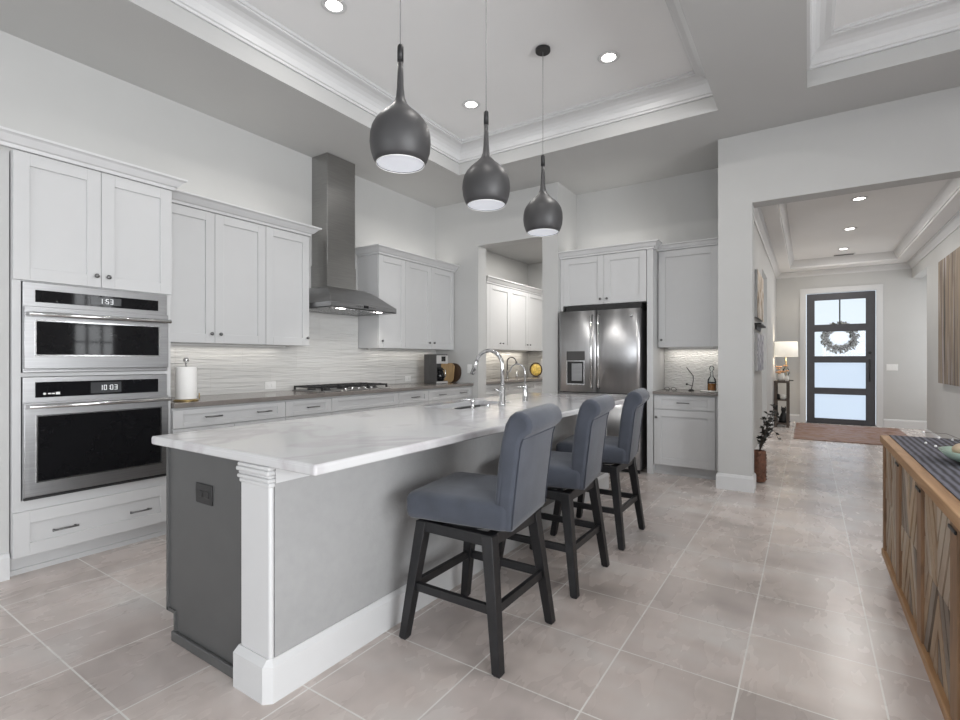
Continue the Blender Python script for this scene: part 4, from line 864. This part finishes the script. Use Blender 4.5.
# ------------------------------------------------------------------ bar stools
def make_stool(label, loc):
    t = thing('bar_stool', label, 'bar stool', loc, 0, 'bar stools along the island')
    sw = 0.145   # the seat is swivelled a little on its base
    legs = ((-0.178, -0.198, -0.256, -0.244), (0.178, -0.198, 0.248, -0.244), (0.178, 0.198, 0.248, 0.244), (-0.178, 0.198, -0.256, 0.244))
    for (xt, yt, xb, yb) in legs:
        a, b = 0.027, 0.020
        o = MB().frus(xb-b, xb+b, yb-b, yb+b, 0.006, xt-a, xt+a, yt-a, yt+a, 0.545, 0.002).obj('leg', 'blackw', t)
        MB().box(xb-0.015, xb+0.015, yb-0.015, yb+0.015, 0, 0.008).obj('foot_glide', 'black', o)
    def at(z, i):
        xt, yt, xb, yb = legs[i]; u = z/0.545; return xb+(xt-xb)*u, yb+(yt-yb)*u
    for (i, j, z) in ((0, 1, 0.245), (1, 2, 0.245), (2, 3, 0.245), (3, 0, 0.245)):
        p, q = Vector(at(z, i)), Vector(at(z, j)); d = (q-p).normalized(); n = Vector((-d.y, d.x))*0.011; p = p+d*0.022; q = q-d*0.022
        MB().hexa([tuple(p-n)+(z-0.019,), tuple(q-n)+(z-0.019,), tuple(q+n)+(z-0.019,), tuple(p+n)+(z-0.019,)], [tuple(p-n)+(z+0.019,), tuple(q-n)+(z+0.019,), tuple(q+n)+(z+0.019,), tuple(p+n)+(z+0.019,)], 0.002).obj('stretcher', 'blackw', t)
    m = MB()
    m.box(-0.20, 0.20, -0.222, -0.178, 0.500, 0.548, 0.002); m.box(-0.20, 0.20, 0.178, 0.222, 0.500, 0.548, 0.002); m.box(-0.20, -0.156, -0.178, 0.178, 0.500, 0.548); m.box(0.156, 0.20, -0.178, 0.178, 0.500, 0.548)
    m.obj('seat_frame', 'blackw', t)
    MB().cyl((0, 0, 0), 0.205, 0.5485, 0.5685, 32).obj('swivel_plate', 'black', t)
    # cushion
    def rr(x0, x1, hy, z, r):
        pts = []
        for (cx, cy, a0) in ((x0+r, -hy+r, PI), (x1-r, -hy+r, 1.5*PI), (x1-r, hy-r, 0), (x0+r, hy-r, PI/2)):
            for k in range(7): pts.append((cx+r*math.cos(a0+k*PI/12), cy+r*math.sin(a0+k*PI/12), z))
        return pts
    m = MB(); rings = []
    for (z, i) in ((0.569, 0.03), (0.571, 0.008), (0.578, 0.0), (0.60, -0.004), (0.655, -0.004), (0.672, 0.003), (0.682, 0.015), (0.689, 0.04), (0.694, 0.08), (0.700, 0.13)):
        rings.append(rr(-0.262+i, 0.235-min(i, 0.02), 0.243-i, z, max(0.034-i*0.2, 0.010)))
    m.loft(rings); o = m.obj('seat', 'fabric', t, None, (0, 0, sw))
    pr = [(0.165, 0.585), (0.170, 0.66), (0.176, 0.75), (0.188, 0.86), (0.203, 0.95), (0.219, 1.015), (0.238, 1.048), (0.262, 1.066), (0.29, 1.068), (0.316, 1.055), (0.333, 1.032), (0.337, 1.006), (0.328, 0.982), (0.308, 0.967), (0.294, 0.95), (0.286, 0.92), (0.272, 0.80), (0.258, 0.68), (0.250, 0.60), (0.246, 0.569), (0.2, 0.567), (0.17, 0.572)]
    cx = sum(p[0] for p in pr)/len(pr); N = len(pr)
    def inset(d):
        out = []
        for k in range(N):
            p0, p1, p2 = Vector(pr[k-1]), Vector(pr[k]), Vector(pr[(k+1) % N])
            t1, t2 = (p1-p0).normalized(), (p2-p1).normalized(); n_ = (Vector((-t1.y, t1.x))+Vector((-t2.y, t2.x))).normalized()
            out.append(p1-n_*d*-1 if False else p1-n_*d)
        return out
    # polygon runs up the front and down the rear (clockwise in x,z) so the inward normal is on the right
    m = MB(); rings = []
    for (y, i) in ((-0.236, 0.022), (-0.233, 0.010), (-0.226, 0.003), (-0.214, 0), (0.214, 0), (0.226, 0.003), (0.233, 0.010), (0.236, 0.022)):
        rings.append([(p.x, y, p.y) for p in inset(-i if False else i)])
    m.loft(rings); o = m.obj('backrest', 'fabric', t, None, (0, 0, sw))
    mp = MB()
    for s_ in (-1, 1):
        mp.tube([(0.249, s_*0.226, 0.580), (0.259, s_*0.226, 0.68), (0.273, s_*0.226, 0.80), (0.287, s_*0.226, 0.92), (0.297, s_*0.226, 0.955)], 0.0028, 6)
    mp.tube([(0.297, -0.226, 0.955), (0.299, -0.1, 0.955), (0.299, 0.1, 0.955), (0.297, 0.226, 0.955)], 0.0028, 6)
    q = mp.obj('piping', 'piping', o)
    return t
S = make_stool('nearest gray upholstered bar stool, at the post end of the island', (-1.297, 1.97, 0))
dup(S, (-1.297, 2.765, 0), 'middle gray upholstered bar stool of the row at the island')
dup(S, (-1.297, 3.575, 0), 'farthest gray upholstered bar stool, closest to the refrigerator')

# ------------------------------------------------------------------ pendant and recessed lights
def make_pendant(label, loc):
    # origin at the shade's lower rim
    t = thing('pendant_light', label, 'pendant light', loc, 0, 'pendant lights over the island')
    MB().lathe([(0.126, 0.0), (0.141, 0.025), (0.154, 0.065), (0.1595, 0.11), (0.157, 0.152), (0.148, 0.190), (0.131, 0.222), (0.107, 0.250), (0.080, 0.274), (0.055, 0.296), (0.035, 0.320), (0.024, 0.350), (0.0185, 0.40), (0.016, 0.47), (0.0145, 0.54), (0.012, 0.54), (0.012, 0.42), (0.018, 0.345), (0.07, 0.265), (0.125, 0.21), (0.15, 0.152), (0.152, 0.11), (0.147, 0.065), (0.122, 0.002)], (0, 0, 0), 40, loop=True).obj('shade', 'pend', t)
    MB().lathe([(0.121, 0.005), (0.1215, 0.008), (0.002, 0.0085)], (0, 0, 0), 36).obj('diffuser', 'pendled', t)
    q = MB().lathe([(0.1265, -0.0015), (0.1275, 0.002), (0.1225, 0.004), (0.1225, -0.001)], (0, 0, 0), 40, loop=True).obj('rim', 'bead', t)
    MB().lathe([(0.0165, 0.54), (0.0165, 0.62), (0.012, 0.628), (0.004, 0.63)], (0, 0, 0), 16).obj('cap', 'black', t)
    MB().cyl((0, 0, 0), 0.0028, 0.628, 1.475, 6).obj('cord', 'cordm', t)
    MB().lathe([(0.058, 1.462), (0.060, 1.466), (0.060, 1.486), (0.0, 1.4865)], (0, 0, 0), 24).obj('canopy', 'black', t)
    area('pendant_glow', (0, 0, -0.004), (0, 0, 0), 0.22, 0.22, 1.5, (0.88, 0.93, 1.0), 'DISK', 2.6, parent=t)
    return t
PXX, PZ0 = -1.79, 2.308
P0 = make_pendant('nearest and largest-looking dark teardrop pendant light over the island', (PXX, 1.955, PZ0))
def dup_p(root, loc, label):
    r = dup(root, loc, label)
    return r
dup_p(P0, (PXX, 2.79, PZ0), 'middle dark teardrop pendant light over the island')
dup_p(P0, (PXX, 3.64, PZ0), 'farthest dark teardrop pendant light, nearest the refrigerator')
def can(label, x, y, z, p, group, col=(1, 0.97, 0.93)):
    t = thing('recessed_light', label, 'ceiling light', (x, y, z), 0, group)
    MB().lathe([(0.058, -0.001), (0.088, -0.001), (0.090, -0.004), (0.085, -0.007), (0.058, -0.006)], (0, 0, 0), 28, loop=True).obj('trim_ring', 'trim', t)
    MB().lathe([(0.058, -0.004), (0.05, -0.0045), (0.002, -0.0045)], (0, 0, 0), 24).obj('lens', 'led', t)
    area('downlight_glow', (0, 0, -0.012), (0, 0, 0), 0.11, 0.11, p, col, 'DISK', PI, parent=t)
can('recessed ceiling light above the upper cabinets, nearest the camera', -2.81, 2.38, TZ, 5.5, 'recessed lights in the kitchen tray')
can('recessed ceiling light far left in the kitchen tray, behind the pendant cords', -2.77, 4.045, TZ, 5.5, 'recessed lights in the kitchen tray')
can('recessed ceiling light right of the farthest pendant', -1.385, 4.045, TZ, 9, 'recessed lights in the kitchen tray')
can('recessed ceiling light out of view above the island stools', -1.385, 2.38, TZ, 5.5, 'recessed lights in the kitchen tray')
for y_, lb in ((7.65, 'nearest recessed ceiling light in the entry hall'), (9.33, 'middle recessed ceiling light in the entry hall'), (10.95, 'recessed ceiling light nearest the front door')):
    can(lb, 0.525, y_, THZ, 14, 'recessed lights in the hall ceiling')
for x_, lb in ((0.7, 'added out-of-view fill light in the living-room tray, on its side nearer the kitchen'), (3.2, 'added out-of-view fill light in the living-room tray, on its far side from the kitchen')):
    can(lb, x_, 3.0, TZ, 10, 'added fill lights in the living-room tray')  # cans added out of view to brighten the floor and bar base cabinet
can('added ceiling fill light in the back pantry', -3.2, 7.2, 3.12, 45, 'added pantry fill light')  # lamp added to brighten the pantry cabinets
t = thing('ceiling_vent', 'slotted air vent in the hall ceiling before the front door', 'vent', (0.56, 11.55, THZ))
m = MB(); m.box(-0.17, 0.17, -0.06, 0.06, -0.008, -0.001); m.obj('frame', 'trim', t)
m = MB()
for k in range(4): m.box(-0.15, 0.15, -0.045+k*0.026, -0.033+k*0.026, -0.010, -0.008)
m.obj('slots', 'dark', t)

# ------------------------------------------------------------------ hall
# console table with lamp and ornaments
TX, TY = -0.42, 11.25
t = thing('console_table', 'small dark wooden console table in the corner by the front door', 'table', (TX, TY, 0))
MB().box(-0.125, 0.125, -0.22, 0.22, 0.845, 0.88, 0.004, 1).obj('tabletop', 'consolew', t)
for sx in (-1, 1):
    for sy in (-1, 1): MB().box(sx*0.10-0.022, sx*0.10+0.022, sy*0.19-0.022, sy*0.19+0.022, 0, 0.845).obj('leg', 'consolew', t)
MB().box(-0.12, 0.12, -0.20, 0.20, 0.505, 0.53).obj('shelf', 'consolew', t); MB().box(-0.12, 0.12, -0.20, 0.20, 0.05, 0.085).obj('lower_shelf', 'consolew', t)
t = thing('table_lamp', 'lit table lamp with white drum shade on the hall console table', 'lamp', (TX+0.065, TY+0.08, 0.881))
MB().lathe([(0.07, 0), (0.07, 0.015), (0.02, 0.03), (0.035, 0.08), (0.06, 0.15), (0.045, 0.22), (0.015, 0.27), (0.01, 0.40)], (0, 0, 0), 18).obj('base', 'bottle', t)
MB().cyl((0, 0, 0), 0.008, 0.01, 0.44, 8).obj('stem', 'brass', t)
MB().lathe([(0.20, 0.46), (0.19, 0.755), (0.186, 0.755), (0.196, 0.46)], (0, 0, 0), 30, loop=True).obj('lamp_shade', 'lampshade', t)
bl = bpy.data.lights.new('bulb_glow', 'POINT'); bl.energy = 9; bl.color = (1, 0.85, 0.65); bl.shadow_soft_size = 0.05
bo = bpy.data.objects.new('bulb_glow', bl); COL.objects.link(bo); bo.parent = t; bo.location = (0, 0, 0.60)
t = thing('flower_vase', 'white vase of peach flowers in front of the hall lamp', 'vase', (TX-0.01, TY-0.115, 0.881))
MB().lathe([(0.045, 0), (0.06, 0.03), (0.062, 0.09), (0.045, 0.14), (0.038, 0.15)], (0, 0, 0), 16).obj('vase', 'ceramic', t)
rnd = random.Random(5)
for k in range(11):
    a = rnd.uniform(0, 2*PI); r = rnd.uniform(0.02, 0.11); z = rnd.uniform(0.15, 0.30)
    o = MB().tube([(0, 0, 0.13), (r*0.5*math.cos(a), r*0.5*math.sin(a), z*0.8), (r*math.cos(a), r*math.sin(a), z)], 0.003, 5).obj('stem', 'greenst', t)
    m = MB(); c = (r*math.cos(a), r*math.sin(a), z)
    for j in range(6):
        b = j*PI/3; m.ball((c[0]+0.02*math.cos(b), c[1]+0.02*math.sin(b), c[2]), 0.013, 6, 4, (1, 1, 1))
    m.ball(c, 0.014, 6, 4); m.obj('blossom', 'flower', o)
t = thing('white_jar', 'small white lidded jar beside the flowers on the console table', 'jar', (TX+0.085, TY-0.18, 0.881))
MB().lathe([(0.028, 0), (0.036, 0.02), (0.036, 0.07), (0.025, 0.085)], (0, 0, 0), 14).obj('body', 'ceramic', t); MB().lathe([(0.026, 0.085), (0.022, 0.10), (0.004, 0.105)], (0, 0, 0), 12).obj('lid', 'ceramic', t)
m = MB(); m.box(-0.02, 0.09, -0.045, 0.045, 0, 0.018, 0.003, 1); tag(m.obj('black_book', 'black', None, (TX+0.10, TY-0.06, 0.881)), 'thin black book lying at the right edge of the console table', 'book')
t = thing('mug', 'small white mug on the middle shelf of the console table', 'mug', (TX+0.02, TY-0.13, 0.531))
MB().lathe([(0.035, 0), (0.04, 0.01), (0.04, 0.09), (0.036, 0.09), (0.034, 0.012)], (0, 0, 0), 16).obj('cup', 'ceramic', t); MB().tube([(0.038, 0, 0.075), (0.065, 0, 0.07), (0.065, 0, 0.03), (0.038, 0, 0.02)], 0.006, 6).obj('handle', 'ceramic', t)
m = MB(); m.lathe([(0.03, 0), (0.034, 0.02), (0.03, 0.08), (0.02, 0.10)], (0, 0, 0), 12); tag(m.obj('dark_candle_jar', 'dark', None, (TX-0.06, TY-0.13, 0.531)), 'small dark jar beside the mug on the console shelf', 'jar')
# cat figurine on the lower shelf
m = MB()
m.loft([[(r*math.cos(k*PI/6)*1.0, r*0.8*math.sin(k*PI/6), z) for k in range(12)] for r, z in ((0.075, 0), (0.085, 0.03), (0.08, 0.08), (0.062, 0.13), (0.045, 0.17), (0.032, 0.195), (0.036, 0.215), (0.044, 0.235), (0.042, 0.262), (0.028, 0.28), (0.008, 0.287))])
for s_ in (-1, 1): m.loft([[(s_*0.028+0.016*math.cos(k*PI/2), 0.010*math.sin(k*PI/2), 0.268) for k in range(4)], [(s_*0.030+0.001*math.cos(k*PI/2), 0.001*math.sin(k*PI/2), 0.318) for k in range(4)]], True, True, False)
m.tube([(0.06, 0.02, 0.02), (0.10, -0.02, 0.02), (0.085, -0.07, 0.018), (0.03, -0.085, 0.016)], [0.016, 0.015, 0.013, 0.009], 8)
tag(m.obj('cat_figurine', 'black', None, (TX+0.03, TY-0.09, 0.0855)), 'black seated cat figurine on the lower console shelf', 'figurine')
# wall art on the left hall wall
for (z0, z1, mt, lb) in ((1.82, 2.42, 'art_tan', 'upper tan and white abstract panel on the left hall wall'), (1.14, 1.62, 'art_gray', 'lower gray and white abstract panel on the left hall wall')):
    t = thing('wall_art', lb, 'wall art', (HL+0.001, 7.62, (z0+z1)/2))
    hh = (z1-z0)/2
    MB().box(0, 0.03, -0.50, 0.50, -hh, hh).obj('canvas', 'canvas_edge', t)
    MB().box(0.03, 0.032, -0.50, 0.50, -hh, hh).obj('painted_face', mt, t)
t = thing('wall_shelf', 'little black ledge under the upper panel on the left hall wall', 'shelf', (HL+0.001, 7.55, 1.725))
MB().box(0, 0.07, -0.45, 0.45, 0, 0.02).box(0.0, 0.015, -0.35, 0.35, -0.05, 0.0).obj('ledge', 'black', t)
# big painting on the right hall wall
t = thing('painting', 'large brown and gray streaked painting on the right hall wall', 'painting', (HR-0.001, 8.83, 1.82))
MB().box(-0.045, 0, -0.82, 0.82, -0.87, 0.87).obj('canvas', 'canvas_edge', t); MB().box(-0.047, -0.045, -0.82, 0.82, -0.87, 0.87).obj('painted_face', 'art_right', t)
t = thing('light_switch', 'white light switch plate right of the front door', 'switch', (1.335, DW-0.0005, 1.14))
MB().box(-0.085, 0.085, -0.007, 0, -0.06, 0.06, 0.002, 2).obj('plate', 'white_plastic', t)
for k in range(3): MB().box(-0.062+k*0.046, -0.030+k*0.046, -0.011, -0.007, -0.033, 0.033, 0.002, 1).obj('rocker', 'white_plastic', t)
# rug
o = MB().box(-0.20, 1.40, 9.55, 11.95, 0.001, 0.012, 0.004, 1).obj('entry_rug', 'rug'); tag(o, 'faded rust and gray rug on the floor before the front door', 'rug')
# floor plant in a woven vase behind the column
t = thing('potted_plant', 'dark dried branches in a tall woven brown vase behind the column', 'plant', (-0.43, 5.99, 0))
m = MB(); prof = [(0.045, 0), (0.062, 0.012), (0.066, 0.10), (0.068, 0.20), (0.066, 0.30), (0.064, 0.325), (0.056, 0.33), (0.05, 0.30), (0.045, 0.05)]
m.lathe(prof, (0, 0, 0), 12, False)
for k in range(8):
    z = 0.03+k*0.037
    for j in range(12):
        if (j+k) % 2 == 0:
            a = 2*PI*(j+0.5)/12; m.ball((0.064*math.cos(a), 0.064*math.sin(a), z), 0.011, 6, 4, (1, 1, 0.9))
m.obj('vase', 'basket', t)
rnd = random.Random(11); st = MB(); lf = MB()
def leaf(c, d, L=0.05, wd=0.016):
    d = Vector(d).normalized()*L; n_ = d.cross(Vector((rnd.uniform(-1, 1), rnd.uniform(-1, 1), rnd.uniform(-1, 1)))).normalized()*wd; c = Vector(c); up = n_.cross(d).normalized()*0.003
    lf.loft([[tuple(c), tuple(c+d*.5+n_), tuple(c+d), tuple(c+d*.5-n_)], [tuple(c+up), tuple(c+d*.5+n_+up), tuple(c+d+up), tuple(c+d*.5-n_+up)]], True, True, False)
for k in range(9):
    a = rnd.uniform(-0.9, 1.5); r = rnd.uniform(0.05, 0.17); z = rnd.uniform(0.55, 0.80)
    if k == 0: a, r, z = 0.3, 0.15, 0.80
    p0 = Vector((0, 0, 0.30)); p1 = Vector((r*0.35*math.cos(a), r*0.35*math.sin(a), 0.30+(z-0.3)*0.55)); p2 = Vector((r*math.cos(a), r*math.sin(a), z))
    pts = [tuple(p0*(1-u)**2+p1*2*u*(1-u)+p2*u*u) for u in [i/7 for i in range(8)]]
    st.tube(pts, [0.004-0.0003*i for i in range(8)], 5)
    for i in range(2, 8):
        for j in range(2): leaf(pts[i], (rnd.uniform(-1, 1), rnd.uniform(-1, 1), rnd.uniform(-0.3, 0.8)))
pts = [(0, 0, 0.30), (0.05, 0.0, 0.50), (0.10, 0.0, 0.57), (0.15, 0.0, 0.53), (0.17, 0, 0.47)]
st.tube(pts, 0.003, 5)
for i in (2, 3, 4, 4, 4): leaf(pts[i], (rnd.uniform(-.2, 1), rnd.uniform(-1, 1), rnd.uniform(-1, 0.4)))
st.obj('branches', 'twig', t); q = lf.obj('leaves', 'leaf', t)

# ------------------------------------------------------------------ sideboard with chevron doors (front faces the kitchen)
SBY, SBL, SBD = 3.82, 2.42, 0.43
t = thing('sideboard', 'reclaimed wood sideboard with chevron-planked doors at the right', 'sideboard', (0.38, SBY, 0), -R90)
# local x runs towards the camera, local y into the cabinet
MB().box(-0.012, SBL+0.012, -0.018, SBD+0.01, 0.787, 0.828, 0.004, 2).obj('top', 'oak', t)
m = MB(); m.box(0, SBL, 0.03, SBD, 0.155, 0.787); m.obj('body', 'post', t)
MB().box(-0.002, SBL+0.002, -0.012, 0.04, 0.115, 0.155, 0.004, 2).box(-0.002, 0.02, 0.04, SBD, 0.115, 0.155).box(0.02, SBL, 0.04, SBD, 0.13, 0.155).obj('bottom_rail', 'oak', t)
posts = [(0.0, 0.075)]+[(0.075+0.455+k*0.5575, 0.075+0.455+k*0.5575+0.1025) for k in range(4)]
posts = [(0.0, 0.06), (0.54, 0.635), (1.115, 1.21), (1.69, 1.785), (2.36, 2.42)]
for a, b in posts:
    o = MB().box(a, b, -0.006, 0.03, 0.155, 0.787, 0.004, 2).obj('stile', 'post', t)
for a, b in posts[1:4]:
    MB().box((a+b)/2-0.045, (a+b)/2+0.045, -0.012, -0.006, 0.752, 0.764, 0.002, 1).obj('handle', 'black', t)
def clip(poly, a, b, c):   # keep a*x+b*z<=c
    out = []
    for i in range(len(poly)):
        p, q = poly[i-1], poly[i]; dp, dq = a*p[0]+b*p[1]-c, a*q[0]+b*q[1]-c
        if (dp <= 0) != (dq <= 0):
            u = dp/(dp-dq); out.append((p[0]+(q[0]-p[0])*u, p[1]+(q[1]-p[1])*u))
        if dq <= 0: out.append(q)
    return out
for i in range(4):
    a, b = posts[i][1], posts[i+1][0]; mid = (a+b)/2; zm = 0.47
    d = MB().box(a+0.001, b-0.001, 0.014, 0.03, 0.157, 0.785).obj('door', 'dkwood', t)
    m = MB()
    for (x0, x1, sgn) in ((a+0.002, mid-0.001, 1), (mid+0.001, b-0.002, -1)):
        for (z0, z1, up) in ((0.158, zm, -1), (zm, 0.784, 1)):
            ang = math.radians(62)
            # planks run steeply; upper half falls to the middle seam, lower half rises to it
            dx, dz = math.cos(ang), -sgn*up*math.sin(ang); nx, nz = -dz, dx
            for k in range(-16, 17):
                off = k*0.072; cx, cz = mid, zm
                p = [(cx+nx*(off+0.006)+dx*s1*2, cz+nz*(off+0.004)+dz*s1*2) for s1 in (-1, 1)]+[(cx+nx*(off+0.062)+dx*s1*2, cz+nz*(off+0.054)+dz*s1*2) for s1 in (1, -1)]
                for cl in ((-1, 0, -x0), (1, 0, x1), (0, -1, -z0), (0, 1, z1)):
                    if p: p = clip(p, *cl)
                if len(p) >= 3:
                    ar = abs(sum(p[j-1][0]*p[j][1]-p[j][0]*p[j-1][1] for j in range(len(p))))/2
                    m.mi = random.choice((0, 0, 1, 2))
                    if ar > 2e-5: m.prism(p, 'y', 0.002+0.004*random.random(), 0.0145)
    m.obj('planks', ['barn', 'barn2', 'barn3'], d)
for xx in (0.06, SBL-0.06):
    for yy in (0.05, SBD-0.05): MB().box(xx-0.025, xx+0.025, yy-0.025, yy+0.025, 0, 0.13).obj('leg', 'black', t)
# runner: a cloth strip over the top
o = MB().box(0.405, 0.80, 1.55, 3.826, 0.8285, 0.8325, 0.001, 1).obj('table_runner', 'runner'); tag(o, 'dark indigo striped runner lying along the sideboard', 'table runner')
o2 = None
# bowl of stones with a beaded spray
t = thing('glass_bowl', 'pale green glass bowl on the sideboard runner', 'bowl', (0.625, 2.93, 0.8330))
MB().lathe([(0.05, 0), (0.085, 0.006), (0.125, 0.028), (0.148, 0.058), (0.143, 0.058), (0.118, 0.034), (0.08, 0.014), (0.004, 0.010)], (0, 0, 0), 30).obj('bowl', 'jade', t)
rnd = random.Random(2)
for k, (dx, dy, dz, r, mt, lb) in enumerate(((-0.055, 0.035, 0.043, 0.040, 'stone', 'tan round stone at the near side of the green bowl'), (0.0, -0.02, 0.046, 0.045, 'stonew', 'cream stone at the front centre of the green bowl'), (0.07, 0.03, 0.046, 0.038, 'stone', 'tan stone at the far side of the green bowl'), (0.01, 0.075, 0.05, 0.032, 'greenst', 'mossy green ball at the back of the green bowl'), (-0.03, -0.085, 0.052, 0.026, 'greenst', 'mossy green ball at the front of the green bowl'))):
    m = MB(); m.ball((0, 0, 0), r, 12, 8, (1.1, 1.0, 0.75)); tag(m.obj('decor_stone', mt, None, (0.625+dx, 2.93+dy, 0.846+dz)), lb, 'stone')
t = thing('beaded_spray', 'wiry spray with white bead tips lying in the green bowl', 'ornament', (0.60, 3.0, 0.912))
m = MB()
for (dx, dy, dz) in ((-0.13, 0.22, 0.015), (-0.07, 0.24, -0.01), (-0.02, 0.25, -0.015), (0.02, 0.22, 0.005), (-0.14, 0.09, -0.02), (-0.12, 0.0, -0.02)):
    m.tube([(0, 0, 0), (dx*0.5, dy*0.5, dz+0.012), (dx, dy, dz)], 0.0008, 5); MB().ball((dx, dy, dz), 0.0055, 8, 6).obj('bead', 'bead', t)
m.obj('wires', 'twig', t)
